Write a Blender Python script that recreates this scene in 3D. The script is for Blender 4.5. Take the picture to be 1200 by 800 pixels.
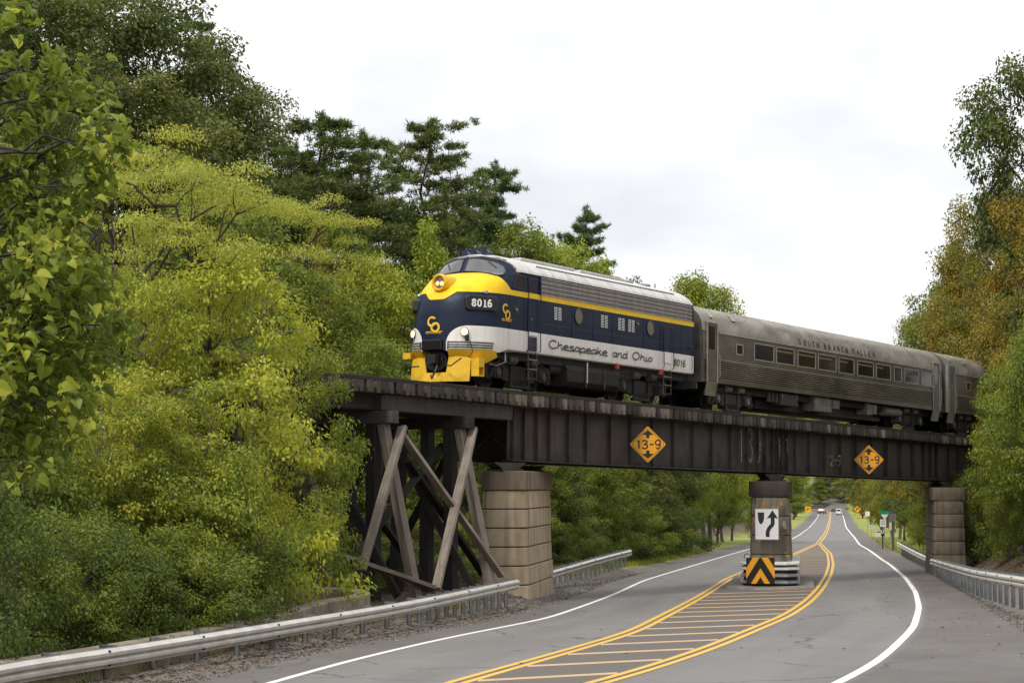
import bpy, bmesh, math, random
import numpy as np
from mathutils import Matrix, Vector, Euler

# ------------------------------------------------------------------ camera, world, sun, exposure
S = bpy.context.scene
for o in list(bpy.data.objects):
    bpy.data.objects.remove(o)
rnd = random.Random(7)
F = 2332.65          # focal length in photograph pixels (1200 wide): a 70 mm lens on a 36 mm sensor
HOR = 565.0          # horizon row
CZ = 4.3             # eye height
cam_d = bpy.data.cameras.new('camera')
cam = bpy.data.objects.new('camera', cam_d)
S.collection.objects.link(cam)
cam.location = (0, 0, CZ)
cam.rotation_euler = (math.radians(90) + math.atan((HOR - 400) / F), 0, 0)
cam_d.lens = F / 1200 * 36
cam_d.sensor_width = 36
cam_d.clip_start = 0.5
cam_d.clip_end = 5000
S.camera = cam

SUN_EL, SUN_ROT = math.radians(52), math.radians(205)      # behind the camera, a little to the left
world = bpy.data.worlds.new('World')
S.world = world
world.use_nodes = True
wn, wl = world.node_tree.nodes, world.node_tree.links
wn.clear()
w_out = wn.new('ShaderNodeOutputWorld')
w_mix = wn.new('ShaderNodeMixShader')
bg_sky = wn.new('ShaderNodeBackground')
bg_cloud = wn.new('ShaderNodeBackground')
sky = wn.new('ShaderNodeTexSky')
sky.sky_type = 'NISHITA'
sky.sun_disc = False
sky.sun_elevation = SUN_EL
sky.sun_rotation = SUN_ROT
wl.new(sky.outputs[0], bg_sky.inputs[0])
bg_sky.inputs[1].default_value = 0.11
wtc = wn.new('ShaderNodeTexCoord')
wmap = wn.new('ShaderNodeMapping')
wmap.inputs['Scale'].default_value = (1.0, 1.0, 2.0)
wl.new(wtc.outputs['Generated'], wmap.inputs[0])
wnz = wn.new('ShaderNodeTexNoise')
wnz.inputs['Scale'].default_value = 2.6
wnz.inputs['Detail'].default_value = 5
wnz.inputs['Roughness'].default_value = 0.52
wl.new(wmap.outputs[0], wnz.inputs['Vector'])
wr = wn.new('ShaderNodeValToRGB')
wr.color_ramp.elements[0].position = 0.36
wr.color_ramp.elements[0].color = (0.535, 0.55, 0.575, 1)
wr.color_ramp.elements[1].position = 0.66
wr.color_ramp.elements[1].color = (1.0, 0.995, 0.985, 1)
wl.new(wnz.outputs['Fac'], wr.inputs[0])
wl.new(wr.outputs[0], bg_cloud.inputs[0])
bg_cloud.inputs[1].default_value = 0.95
w_mix.inputs[0].default_value = 0.96                        # an overcast: nearly all cloud, a little blue through it
wl.new(bg_sky.outputs[0], w_mix.inputs[1])
wl.new(bg_cloud.outputs[0], w_mix.inputs[2])
wl.new(w_mix.outputs[0], w_out.inputs[0])

sun_d = bpy.data.lights.new('sun', 'SUN')
sun_d.energy = 1.5
sun_d.angle = math.radians(12)
sun_d.color = (1.0, 0.94, 0.84)
sun = bpy.data.objects.new('sun', sun_d)
S.collection.objects.link(sun)
# light comes from behind-left of the camera, high
sdir = Vector((-0.45, -0.75, 1.1)).normalized()
sun.rotation_euler = sdir.to_track_quat('Z', 'Y').to_euler()
S.view_settings.view_transform = 'Standard'
S.view_settings.look = 'None'
S.view_settings.exposure = 0.72
S.view_settings.gamma = 1.0
S.cycles.max_bounces = 9
S.cycles.diffuse_bounces = 6
S.cycles.glossy_bounces = 3
S.cycles.transmission_bounces = 4
S.cycles.transparent_max_bounces = 4

# ------------------------------------------------------------------ shader helpers
class NT:
    """Small helper: write shader maths as expressions."""
    def __init__(s, name):
        s.m = bpy.data.materials.new(name)
        s.m.use_nodes = True
        s.n, s.l = s.m.node_tree.nodes, s.m.node_tree.links
        s.n.clear()
        s.out = s.n.new('ShaderNodeOutputMaterial')
        s.p = s.n.new('ShaderNodeBsdfPrincipled')
        s.l.new(s.p.outputs[0], s.out.inputs[0])
    def put(s, sock, v):
        if isinstance(v, (int, float)):
            try: sock.default_value = v
            except Exception: sock.default_value = (v, v, v, 1)
        elif isinstance(v, tuple):
            sock.default_value = v if len(v) == len(sock.default_value) else tuple(v) + (1,)
        else:
            s.l.new(v, sock)
    def math(s, op, a, b=None, c=None, clamp=False):
        n = s.n.new('ShaderNodeMath'); n.operation = op; n.use_clamp = clamp
        s.put(n.inputs[0], a)
        if b is not None: s.put(n.inputs[1], b)
        if c is not None: s.put(n.inputs[2], c)
        return n.outputs[0]
    def add(s, a, b): return s.math('ADD', a, b)
    def sub(s, a, b): return s.math('SUBTRACT', a, b)
    def mul(s, a, b): return s.math('MULTIPLY', a, b)
    def gt(s, a, b): return s.math('GREATER_THAN', a, b)
    def lt(s, a, b): return s.math('LESS_THAN', a, b)
    def mx(s, a, b): return s.math('MAXIMUM', a, b)
    def mn(s, a, b): return s.math('MINIMUM', a, b)
    def ab(s, a): return s.math('ABSOLUTE', a)
    def ramp(s, v, stops):
        r = s.n.new('ShaderNodeValToRGB')
        e = r.color_ramp.elements
        e[0].position, e[0].color = stops[0][0], tuple(stops[0][1]) + (1,)
        e[1].position, e[1].color = stops[-1][0], tuple(stops[-1][1]) + (1,)
        for p, c in stops[1:-1]:
            q = e.new(p); q.color = tuple(c) + (1,)
        s.put(r.inputs[0], v)
        return r.outputs[0]
    def mixc(s, f, a, b, mode='MIX'):
        n = s.n.new('ShaderNodeMix'); n.data_type = 'RGBA'; n.blend_type = mode
        s.put(n.inputs[0], f); s.put(n.inputs[6], a); s.put(n.inputs[7], b)
        return n.outputs[2]
    def coord(s, which='Object', scale=(1, 1, 1), loc=(0, 0, 0)):
        t = s.n.new('ShaderNodeTexCoord'); mp = s.n.new('ShaderNodeMapping')
        mp.inputs['Scale'].default_value = scale; mp.inputs['Location'].default_value = loc
        s.l.new(t.outputs[which], mp.inputs[0])
        return mp.outputs[0]
    def pos(s):
        g = s.n.new('ShaderNodeNewGeometry')
        return g.outputs['Position']
    def scale(s, v, sc):
        mp = s.n.new('ShaderNodeMapping'); mp.inputs['Scale'].default_value = sc
        s.l.new(v, mp.inputs[0]); return mp.outputs[0]
    def noise(s, vec, scale=5, detail=4, rough=.55, dist=0):
        n = s.n.new('ShaderNodeTexNoise')
        s.l.new(vec, n.inputs['Vector'])
        n.inputs['Scale'].default_value = scale; n.inputs['Detail'].default_value = detail
        n.inputs['Roughness'].default_value = rough; n.inputs['Distortion'].default_value = dist
        return n.outputs['Fac']
    def voro(s, vec, scale=5):
        n = s.n.new('ShaderNodeTexVoronoi'); s.l.new(vec, n.inputs['Vector'])
        n.inputs['Scale'].default_value = scale
        return n.outputs['Distance']
    def sep(s, vec):
        n = s.n.new('ShaderNodeSeparateXYZ'); s.l.new(vec, n.inputs[0]); return n.outputs
    def attr(s, name):
        n = s.n.new('ShaderNodeAttribute'); n.attribute_name = name; return n.outputs['Fac']
    def rand(s):
        return s.n.new('ShaderNodeObjectInfo').outputs['Random']
    def bump(s, h, strength=.3, dist=.02):
        n = s.n.new('ShaderNodeBump'); n.inputs['Strength'].default_value = strength
        n.inputs['Distance'].default_value = dist
        s.l.new(h, n.inputs['Height']); s.l.new(n.outputs[0], s.p.inputs['Normal'])
    def base(s, c): s.put(s.p.inputs['Base Color'], c)
    def rough(s, v): s.put(s.p.inputs['Roughness'], v)
    def metal(s, v): s.put(s.p.inputs['Metallic'], v)

def simple(name, col, rough=.6, metal=0., vary=.25, nscale=6., bump=0., streak=1.0):
    t = NT(name)
    v = t.coord('Object', (1, 1, streak))
    n = t.noise(v, nscale, 5, .6)
    lo = tuple(c * (1 - vary) for c in col); hi = tuple(min(1, c * (1 + vary)) for c in col)
    t.base(t.ramp(n, [(.3, lo), (.7, hi)]))
    t.rough(rough); t.metal(metal)
    if bump: t.bump(t.noise(v, nscale * 4, 4), bump, .01)
    return t.m

def glow(name, col, strength):
    t = NT(name); t.base(col)
    t.put(t.p.inputs['Emission Color'], tuple(col) + (1,)); t.p.inputs['Emission Strength'].default_value = strength
    return t.m

# ------------------------------------------------------------------ object helpers
C = S.collection
IDM = Matrix.Identity(4)
def link(o, parent=None):
    C.objects.link(o)
    if parent is not None: o.parent = parent
    return o
def tag(o, label=None, cat=None, group=None, kind=None):
    if label: o['label'] = label
    if cat: o['category'] = cat
    if group: o['group'] = group
    if kind: o['kind'] = kind
    return o
def thing(name, label, cat, group=None, loc=(0, 0, 0), rz=0., mat=None):
    o = bpy.data.objects.new(name, None)
    o.empty_display_size = .3
    if mat is not None: o.matrix_world = mat
    else:
        o.location = loc; o.rotation_euler = (0, 0, rz)
    link(o); tag(o, label, cat, group)
    return o

class MB:
    """Collects shapes in one local frame and links them as one mesh object."""
    def __init__(s): s.v, s.f, s.mi = [], [], []
    def add(s, vs, fs, mi=0):
        b = len(s.v); s.v += [tuple(x) for x in vs]
        s.f += [tuple(i + b for i in f) for f in fs]; s.mi += [mi] * len(fs)
        return s
    def box(s, a, b, mi=0, M=None):
        (x0, y0, z0), (x1, y1, z1) = a, b
        vs = [(x0, y0, z0), (x1, y0, z0), (x1, y1, z0), (x0, y1, z0), (x0, y0, z1), (x1, y0, z1), (x1, y1, z1), (x0, y1, z1)]
        if M is not None: vs = [tuple(M @ Vector(p)) for p in vs]
        return s.add(vs, [(0, 3, 2, 1), (4, 5, 6, 7), (0, 1, 5, 4), (1, 2, 6, 5), (2, 3, 7, 6), (3, 0, 4, 7)], mi)
    def beam(s, p, q, w, h, up=(0, 0, 1), mi=0, ext=0.):
        p, q = Vector(p), Vector(q); d = (q - p).normalized(); p -= d * ext; q += d * ext
        r = d.cross(Vector(up))
        if r.length < 1e-4: r = d.cross(Vector((0, 1, 0)))
        r.normalize(); u = r.cross(d)
        vs = [e + r * (a * w / 2) + u * (b * h / 2) for e in (p, q) for a, b in ((-1, -1), (1, -1), (1, 1), (-1, 1))]
        return s.add(vs, [(3, 2, 1, 0), (4, 5, 6, 7), (0, 1, 5, 4), (1, 2, 6, 5), (2, 3, 7, 6), (3, 0, 4, 7)], mi)
    def tube(s, pts, r, n=8, mi=0, cap=True):
        pts = [Vector(p) for p in pts]; k = len(pts)
        rs = r if isinstance(r, (list, tuple)) else [r] * k
        vs = []; prev = None
        for i, p in enumerate(pts):
            d = (pts[min(i + 1, k - 1)] - pts[max(i - 1, 0)]).normalized()
            a = prev if prev is not None else Vector((0, 0, 1)) if abs(d.z) < .9 else Vector((1, 0, 0))
            a = (a - d * a.dot(d)).normalized(); prev = a; b = d.cross(a)
            for j in range(n):
                t = 2 * math.pi * j / n
                vs.append(p + (a * math.cos(t) + b * math.sin(t)) * rs[i])
        fs = [(i * n + j, i * n + (j + 1) % n, (i + 1) * n + (j + 1) % n, (i + 1) * n + j) for i in range(k - 1) for j in range(n)]
        if cap: fs += [tuple(range(n - 1, -1, -1)), tuple((k - 1) * n + j for j in range(n))]
        return s.add(vs, fs, mi)
    def cyl(s, p, q, r0, r1=None, n=16, mi=0): return s.tube([p, q], [r0, r0 if r1 is None else r1], n, mi)
    def prism(s, poly, fn, t, mi=0):
        """poly: 2-D outline; fn(x, y, d) -> 3-D, extruded from d=0 to d=t"""
        n = len(poly)
        vs = [fn(x, y, 0) for x, y in poly] + [fn(x, y, t) for x, y in poly]
        fs = [tuple(range(n)), tuple(range(2 * n - 1, n - 1, -1))] + [(i, i + n, (i + 1) % n + n, (i + 1) % n) for i in range(n)]
        return s.add(vs, fs, mi)
    def loft(s, rings, closed=True, cap=False, mi=0):
        n = len(rings[0]); b = []
        for r in rings: b += list(r)
        fs = []
        for i in range(len(rings) - 1):
            for j in range(n if closed else n - 1):
                k = (j + 1) % n
                fs.append((i * n + j, i * n + k, (i + 1) * n + k, (i + 1) * n + j))
        if cap: fs += [tuple(range(n - 1, -1, -1)), tuple((len(rings) - 1) * n + j for j in range(n))]
        return s.add(b, fs, mi)
    def ribbon(s, pts, w, fn, t=.006, mi=0, closed=False):
        """a flat pen stroke of width w through 2-D points"""
        P = [np.array(p, float) for p in pts]; n = len(P); L, R = [], []
        for i in range(n):
            a = P[i - 1] if (i > 0 or closed) else P[i]; b = P[(i + 1) % n] if (i < n - 1 or closed) else P[i]
            d = b - a; d = d / (np.linalg.norm(d) + 1e-9); m = np.array([-d[1], d[0]]) * w / 2
            L.append(P[i] + m); R.append(P[i] - m)
        ring = [[fn(*L[i], 0), fn(*L[i], t), fn(*R[i], t), fn(*R[i], 0)] for i in range(n)]
        if closed: ring.append(ring[0])
        return s.loft(ring, True, not closed, mi)
    def mesh(s, name, mats, smooth=False):
        me = bpy.data.meshes.new(name); me.from_pydata(s.v, [], s.f)
        for m in (mats if isinstance(mats, (list, tuple)) else [mats]): me.materials.append(m)
        if any(s.mi): me.polygons.foreach_set('material_index', s.mi)
        bm = bmesh.new(); bm.from_mesh(me); bmesh.ops.recalc_face_normals(bm, faces=bm.faces); bm.to_mesh(me); bm.free()
        if smooth:
            me.polygons.foreach_set('use_smooth', [True] * len(me.polygons))
            me.set_sharp_from_angle(angle=math.radians(smooth if smooth is not True else 40))
        me.update(); return me
    def build(s, name, mats, parent=None, smooth=False, bevel=0., loc=None, kind=None):
        o = bpy.data.objects.new(name, s.mesh(name, mats, smooth)); link(o, parent)
        if loc is not None: o.location = loc
        if kind: o['kind'] = kind
        if bevel:
            b = o.modifiers.new('bevel', 'BEVEL'); b.width = bevel; b.segments = 1; b.limit_method = 'ANGLE'
        return o

def copy_tree(o, parent=None):
    c = o.copy(); link(c); c.parent = parent
    for ch in o.children: copy_tree(ch, c)
    return c

def np_mesh(name, V, Fq, mat, tint=None, smooth=False):
    """quads or triangles as arrays -> mesh"""
    me = bpy.data.meshes.new(name); k = Fq.shape[1]
    me.vertices.add(len(V)); me.vertices.foreach_set('co', np.ascontiguousarray(V, np.float32).ravel())
    me.loops.add(Fq.size); me.loops.foreach_set('vertex_index', np.ascontiguousarray(Fq, np.int32).ravel())
    me.polygons.add(len(Fq)); me.polygons.foreach_set('loop_start', np.arange(0, Fq.size, k, dtype=np.int32))
    me.materials.append(mat); me.update(calc_edges=True)
    if tint is not None:
        a = me.attributes.new('tint', 'FLOAT', 'FACE'); a.data.foreach_set('value', np.ascontiguousarray(tint, np.float32))
    if smooth: me.polygons.foreach_set('use_smooth', [True] * len(me.polygons))
    return me

def smooth_line(pts, m=6, closed=False):
    P = [np.array(p, float) for p in pts]; n = len(P); out = []
    rng_ = range(n if closed else n - 1)
    for i in rng_:
        p0 = P[(i - 1) % n] if (closed or i > 0) else P[0]; p1 = P[i]; p2 = P[(i + 1) % n]
        p3 = P[(i + 2) % n] if (closed or i + 2 < n) else P[-1]
        for k in range(m):
            t = k / m
            out.append(.5 * (2 * p1 + (p2 - p0) * t + (2 * p0 - 5 * p1 + 4 * p2 - p3) * t * t + (3 * p1 - p0 - 3 * p2 + p3) * t ** 3))
    if not closed: out.append(P[-1])
    return out

# ------------------------------------------------------------------ the lie of the land
PD = np.array([-40, 0, 30, 50, 64, 73, 92, 130, 183, 260, 354, 450, 630, 800, 1500.])
PZ = np.array([-2.2, -2.5, -3.02, -3.5, -3.85, -4.05, -4.3, -4.8, -5.55, -6.8, -8.0, -8.7, -9.4, -9.6, -9.0]) + CZ
_fd = np.linspace(-40, 1500, 3081)
_fz = np.interp(_fd, PD, PZ)
_k = np.hanning(41); _k /= _k.sum()
_fz = np.convolve(np.pad(_fz, 20, 'edge'), _k, 'valid')
def prof(y): return float(np.interp(y, _fd, _fz))
def rd(px, py, dz=0.):
    """the point of the road surface that lies on this line of sight"""
    k = (py - HOR) / F; ds = np.linspace(20, 800, 8000); g = np.interp(ds, _fd, _fz) - CZ + k * ds
    i = np.where(g > 0)[0]; d = float(ds[i[0]]) if len(i) else 800.
    return ((px - 600) / F * d, d, prof(d) + dz)
def at(px, py, D): return Vector(((px - 600) / F * D, D, CZ + (HOR - py) / F * D))

def line_fn(px):
    p = [rd(*q) for q in px]
    Y = np.array([q[1] for q in p]); X = np.array([q[0] for q in p]); o = np.argsort(Y); Y, X = Y[o], X[o]
    s0 = (X[1] - X[0]) / (Y[1] - Y[0]); s1 = (X[-1] - X[-2]) / (Y[-1] - Y[-2])
    Y = np.concatenate([[Y[0] - 70], Y, [Y[-1] + 500]]); X = np.concatenate([[X[0] - s0 * 70], X, [X[-1] + s1 * 500]])
    g = np.arange(-45, 1200, 1.0); v = np.interp(g, Y, X); k = np.hanning(13); k /= k.sum()
    v = np.convolve(np.pad(v, 6, 'edge'), k, 'valid')
    return lambda y: float(np.interp(y, g, v))
XL = line_fn([(310, 800), (420, 769), (530, 744), (640, 723), (753, 679), (875.5, 642.7), (927, 630.5), (938, 624), (950, 614), (957, 605), (958.5, 598)])
XR = line_fn([(972, 800), (1000, 787), (1027, 771), (1049.5, 751), (1067.5, 733), (1074, 710), (1070, 692), (1058.5, 676), (1040, 660), (1031, 654.5), (1017, 644), (1005, 637), (999, 628), (990, 617), (988, 609), (985, 599)])
def EL(y): return XL(y) - (1.35 if y < 66 else 1.35)
def ER(y): return XR(y) + float(np.interp(y, [0, 30, 38, 46, 60, 95, 125, 1500], [7.5, 5.6, 4.2, 2.7, 2.1, 1.7, 1.1, 1.1]))

# the track frame: s along the track (away to the right), y across it (away from the camera), z up from the rail
YAW, GRADE = 1.00025, 0.01523
_c, _s = math.cos(YAW), math.sin(YAW)
N0 = Vector((51.5373 * _c - 34.5239 * _s - 1.55 * _s, 51.5373 * _s + 34.5239 * _c + 1.55 * _c, CZ + 3.0509))
TM = Matrix.Translation(N0) @ Matrix.Rotation(YAW, 4, 'Z') @ Matrix.Rotation(GRADE, 4, 'Y')
TMI = TM.inverted()
def on_track(px, py, y):
    """(s, z) of the point on the track-parallel plane y that lies on this line of sight"""
    a = TMI @ Vector((0, 0, CZ)); b = TMI @ at(px, py, 10.); d = b - a; t = (y - a.y) / d.y
    q = a + d * t
    return q.x, q.z

def smoothstep(a, b, x):
    t = min(1, max(0, (x - a) / (b - a))); return t * t * (3 - 2 * t)
def hgt(x, y):
    p = prof(y); l = EL(y) - x; r = x - ER(y)
    q = TMI @ Vector((x, y, 7.)); s, yl = q.x, q.y
    rail = 7.35 - GRADE * s
    hill = 46 * smoothstep(665, 960, y)
    if l <= 0 and r <= 0: return p - .14 + hill
    if l > 0:
        z = p - .05 + (.3 * smoothstep(0, 2.5, l) + .22 * smoothstep(0, 1.0, l) * smoothstep(58, 66, y)) * smoothstep(20, 57, y) * (1 - smoothstep(85, 120, y))
        if y > 68: z += .0 + .36 * max(0, l - 5) * (1 - .25 * smoothstep(30, 90, l))
        else: z += .2 * max(0, l - 16) * smoothstep(0, 20, l)
        if s < 8: z += smoothstep(3, 30, yl) * 2.5
        z = min(z, p + 24)
    else:
        z = p - .05 + .33 * smoothstep(0, 2.2, r) * (1 - smoothstep(96, 120, y))
        k = .62 if y < 104 else .62 - .45 * smoothstep(104, 118, y)
        if y > 112: k *= smoothstep(3, 20, r)
        z += k * max(0, r - (1.6 if y < 100 else 4)) * (1 - .35 * smoothstep(10, 60, r))
        z = min(z, p + 20)
    # embankments that carry the track past the ends of the bridge
    if s < -15 or s > 44:
        e = rail - .75 - (1.1 if s > 0 else 1.15) * max(0, abs(yl) - 2.3)
        ramp = smoothstep(-18, -25, s) if s < 0 else smoothstep(47, 52, s)
        if e > z and (l > 2 or r > 1.5): z = z + (e - z) * ramp
    z += hill
    # little unevenness
    d = max(l, r)
    z += (math.sin(x * 1.7 + y * .6) + math.sin(y * 1.3 - x * .8)) * .06 * smoothstep(1.5, 6, d)
    return z

def build_ground():
    ys = list(np.arange(-40, 22, 4.)) + list(np.arange(22, 130, 1.)) + list(np.arange(130, 260, 4.)) + list(np.arange(260, 700, 12.)) + [720, 760, 820, 900, 1000, 1150]
    offs = [0, .4, .8, 1.3, 1.8, 2.4, 3, 4, 5, 6, 7, 8, 9.5, 11, 12.5, 14, 16, 18, 20, 23, 26, 30, 35, 40, 47, 55, 65, 80, 100, 130, 180, 260, 400]
    V = []
    for y in ys:
        a, b = EL(y), ER(y)
        row = [a - o for o in offs[::-1]] + [a + .02, (a + b) / 2, b - .02] + [b + o for o in offs]
        V += [(x, y, hgt(x, y) if o_i not in () else 0) for o_i, x in enumerate(row)]
    n = len(offs) * 2 + 3
    Fq = [(i * n + j, i * n + j + 1, (i + 1) * n + j + 1, (i + 1) * n + j) for i in range(len(ys) - 1) for j in range(n - 1)]
    # material: leaf litter and soil, gravel by the road, grass on the far verges
    t = NT('forest_floor')
    p = t.pos(); d = t.attr('off')
    n1 = t.noise(p, 3.2, 6, .65); n2 = t.voro(p, 7.)
    litter = t.ramp(n1, [(.28, (.035, .024, .014)), (.5, (.085, .055, .032)), (.62, (.15, .10, .055)), (.78, (.22, .13, .06))])
    litter = t.mixc(t.mul(n2, .55), litter, (.05, .035, .02))
    gn = t.voro(p, 16.); g2 = t.noise(p, 40, 3, .7)
    grav = t.ramp(t.add(t.mul(gn, .6), t.mul(g2, .6)), [(.25, (.055, .048, .042)), (.6, (.145, .13, .115)), (.9, (.27, .25, .22))])
    far = t.attr('grassy')
    grass = t.ramp(t.noise(p, 1.6, 5, .6), [(.3, (.16, .20, .035)), (.7, (.32, .34, .07))])
    edge = t.add(d, t.mul(t.sub(t.noise(p, .9, 3, .5), .5), 1.6))
    f1 = t.math('MULTIPLY_ADD', t.sub(edge, 1.5), 1.6, .0, clamp=True)
    col = t.mixc(f1, grav, litter)
    fg = t.mul(far, t.math('MULTIPLY_ADD', t.sub(edge, .9), 2., 0., clamp=True))
    col = t.mixc(fg, col, grass)
    t.base(col); t.rough(.95); t.bump(t.add(gn, n1), .5, .04)
    me = bpy.data.meshes.new('ground'); me.from_pydata(V, [], Fq); me.materials.append(t.m)
    off, gr = [], []
    for (x, y, z) in V:
        o = max(EL(y) - x, x - ER(y)); off.append(max(0, o))
        left = EL(y) - x > 0
        gr.append(smoothstep(84, 100, y) * (1 - smoothstep(4.5, 7, o)) if left else smoothstep(112, 124, y) * (1 - smoothstep(8, 14, o)))
    a = me.attributes.new('off', 'FLOAT', 'POINT'); a.data.foreach_set('value', off)
    a = me.attributes.new('grassy', 'FLOAT', 'POINT'); a.data.foreach_set('value', gr)
    me.polygons.foreach_set('use_smooth', [True] * len(me.polygons))
    o = bpy.data.objects.new('ground', me); link(o); o['kind'] = 'structure'
build_ground()

YR = list(np.arange(-40, 24, 4.)) + list(np.arange(24, 200, 1.)) + list(np.arange(200, 686, 5.))
def strip(name, fa, fb, ys, dz, mat, cols=1, kind='structure', lat=False):
    V, A = [], []
    for y in ys:
        a, b = fa(y), fb(y)
        for c in range(cols + 1):
            x = a + (b - a) * c / cols
            V.append((x, y, prof(y) + dz)); A.append((x - XL(y)) / (XR(y) - XL(y)))
    n = cols + 1
    Fq = [(i * n + j, i * n + j + 1, (i + 1) * n + j + 1, (i + 1) * n + j) for i in range(len(ys) - 1) for j in range(cols)]
    me = bpy.data.meshes.new(name); me.from_pydata(V, [], Fq); me.materials.append(mat)
    if lat:
        at_ = me.attributes.new('lat', 'FLOAT', 'POINT'); at_.data.foreach_set('value', A)
    o = bpy.data.objects.new(name, me); link(o); o['kind'] = kind
    return o

GL = line_fn([(530, 799), (640, 768), (740, 739), (820, 697), (850, 678), (868, 670), (930, 648), (957, 636.0)])
GR = line_fn([(690, 800), (740, 787), (830, 757), (919, 720), (942, 705), (960, 687), (969, 672), (972, 660), (970, 648), (958.5, 636.0)])
def road_material():
    t = NT('asphalt')
    p = t.pos(); u = t.attr('lat')
    fine = t.noise(p, 55, 3, .7); big = t.noise(p, .35, 5, .6)
    col = t.ramp(fine, [(.25, (.105, .099, .095)), (.75, (.225, .216, .208))])
    shoulder = t.ramp(fine, [(.25, (.058, .050, .045)), (.75, (.145, .128, .117))])
    m = t.mx(t.math('MULTIPLY_ADD', u, -60., -.3, clamp=True), t.math('MULTIPLY_ADD', u, 60., -60.6, clamp=True))
    col = t.mixc(m, col, shoulder)
    col = t.mixc(t.math('MULTIPLY_ADD', big, 1.8, -.55, clamp=True), col, t.mixc(.5, col, (.25, .24, .235)))
    # long faint streaks of the wheels
    cmb = t.n.new('ShaderNodeCombineXYZ'); sp_ = t.sep(p); t.l.new(t.mul(u, 9.), cmb.inputs[0]); t.l.new(t.mul(sp_[1], .05), cmb.inputs[1])
    st = t.noise(cmb.outputs[0], 1.0, 3, .5)
    col = t.mixc(t.math('MULTIPLY_ADD', st, 2.6, -1.1, clamp=True), col, t.mixc(.45, col, (.07, .066, .064)))
    # cracks and patches
    v = t.n.new('ShaderNodeTexVoronoi'); v.feature = 'DISTANCE_TO_EDGE'; v.inputs['Scale'].default_value = .22
    wob = t.n.new('ShaderNodeVectorMath'); wob.operation = 'ADD'
    nz = t.n.new('ShaderNodeTexNoise'); nz.inputs['Scale'].default_value = .9; nz.inputs['Detail'].default_value = 4
    t.l.new(p, nz.inputs['Vector']); t.l.new(p, wob.inputs[0]); t.l.new(nz.outputs['Color'], wob.inputs[1]); t.l.new(wob.outputs[0], v.inputs['Vector'])
    crack = t.mul(t.lt(v.outputs['Distance'], .007), t.gt(t.noise(p, .35, 2), .50))
    col = t.mixc(t.mul(crack, .75), col, (.03, .028, .026))
    t.base(col); t.rough(.72); t.bump(fine, .15, .006)
    return t.m
M_road = road_material()
strip('road', EL, ER, YR, 0, M_road, 10, lat=True)

def worn(name, col, wear):
    t = NT(name); p = t.pos()
    n = t.noise(p, 18, 4, .7)
    t.base(t.mixc(t.math('MULTIPLY_ADD', n, 3., -3. * (1 - wear), clamp=True), tuple(col) + (1,), (.2, .185, .17, 1)))
    t.rough(.6)
    return t.m
M_white = worn('white_road_paint', (.82, .81, .78), .40)
M_yellow = worn('yellow_road_paint', (.72, .43, .06), .43)
M_hatch = worn('faded_yellow_paint', (.60, .38, .19), .50)
strip('edge_line', lambda y: XL(y) - .07, lambda y: XL(y) + .07, YR, .004, M_white)
strip('edge_line', lambda y: XR(y) - .09, lambda y: XR(y) + .09, YR, .004, M_white)
t = NT('gore_asphalt'); _p = t.pos(); _n = t.noise(_p, 50, 3, .7); _b = t.noise(_p, .8, 3)
t.base(t.mixc(t.math('MULTIPLY_ADD', _b, 1.5, -.5, clamp=True), t.ramp(_n, [(.25, (.088, .076, .069)), (.75, (.15, .132, .12))]), (.12, .108, .1, 1))); t.rough(.8)
yg = [y for y in YR if 20 <= y <= 181]
strip('painted_island', lambda y: GL(y), lambda y: GR(y), yg, .004, t.m)
for fn in (GL, GR):
    for o in (-.125, .125):
        strip('yellow_line', lambda y: fn(y) + o - .072, lambda y: fn(y) + o + .072, yg, .008, M_yellow)
YCp = line_fn([(957, 636), (962, 630), (968, 620), (971, 608), (972, 600)])
for o in (-.17, .17):
    strip('yellow_line', lambda y: YCp(y) + o - .07, lambda y: YCp(y) + o + .07, [y for y in YR if 181 <= y <= 640], .004, M_yellow)
# hatch bars across the painted island
mb = MB()
def hatch(ya, yb, n, slope, w):
    for i in range(n):
        y = ya + (yb - ya) * i / n
        a = GL(y) + .22; 
        # run from the left line to the right line with a little slope
        yb_ = y
        for _ in range(6): b = GR(yb_) - .22; yb_ = y + slope * (b - a)
        if b - a < .4: continue
        vs = []
        for k in range(5):
            x = a + (b - a) * k / 4; yy = y + (yb_ - y) * k / 4
            vs += [(x, yy - w / 2, prof(yy) + .008), (x, yy + w / 2, prof(yy) + .008)]
        mb.add(vs, [(2 * k, 2 * k + 2, 2 * k + 3, 2 * k + 1) for k in range(4)])
hatch(31, 76, 14, .7, .3)
hatch(96, 170, 22, .25, .3)
mb.build('hatch_bars', M_hatch, kind='structure')

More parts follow.
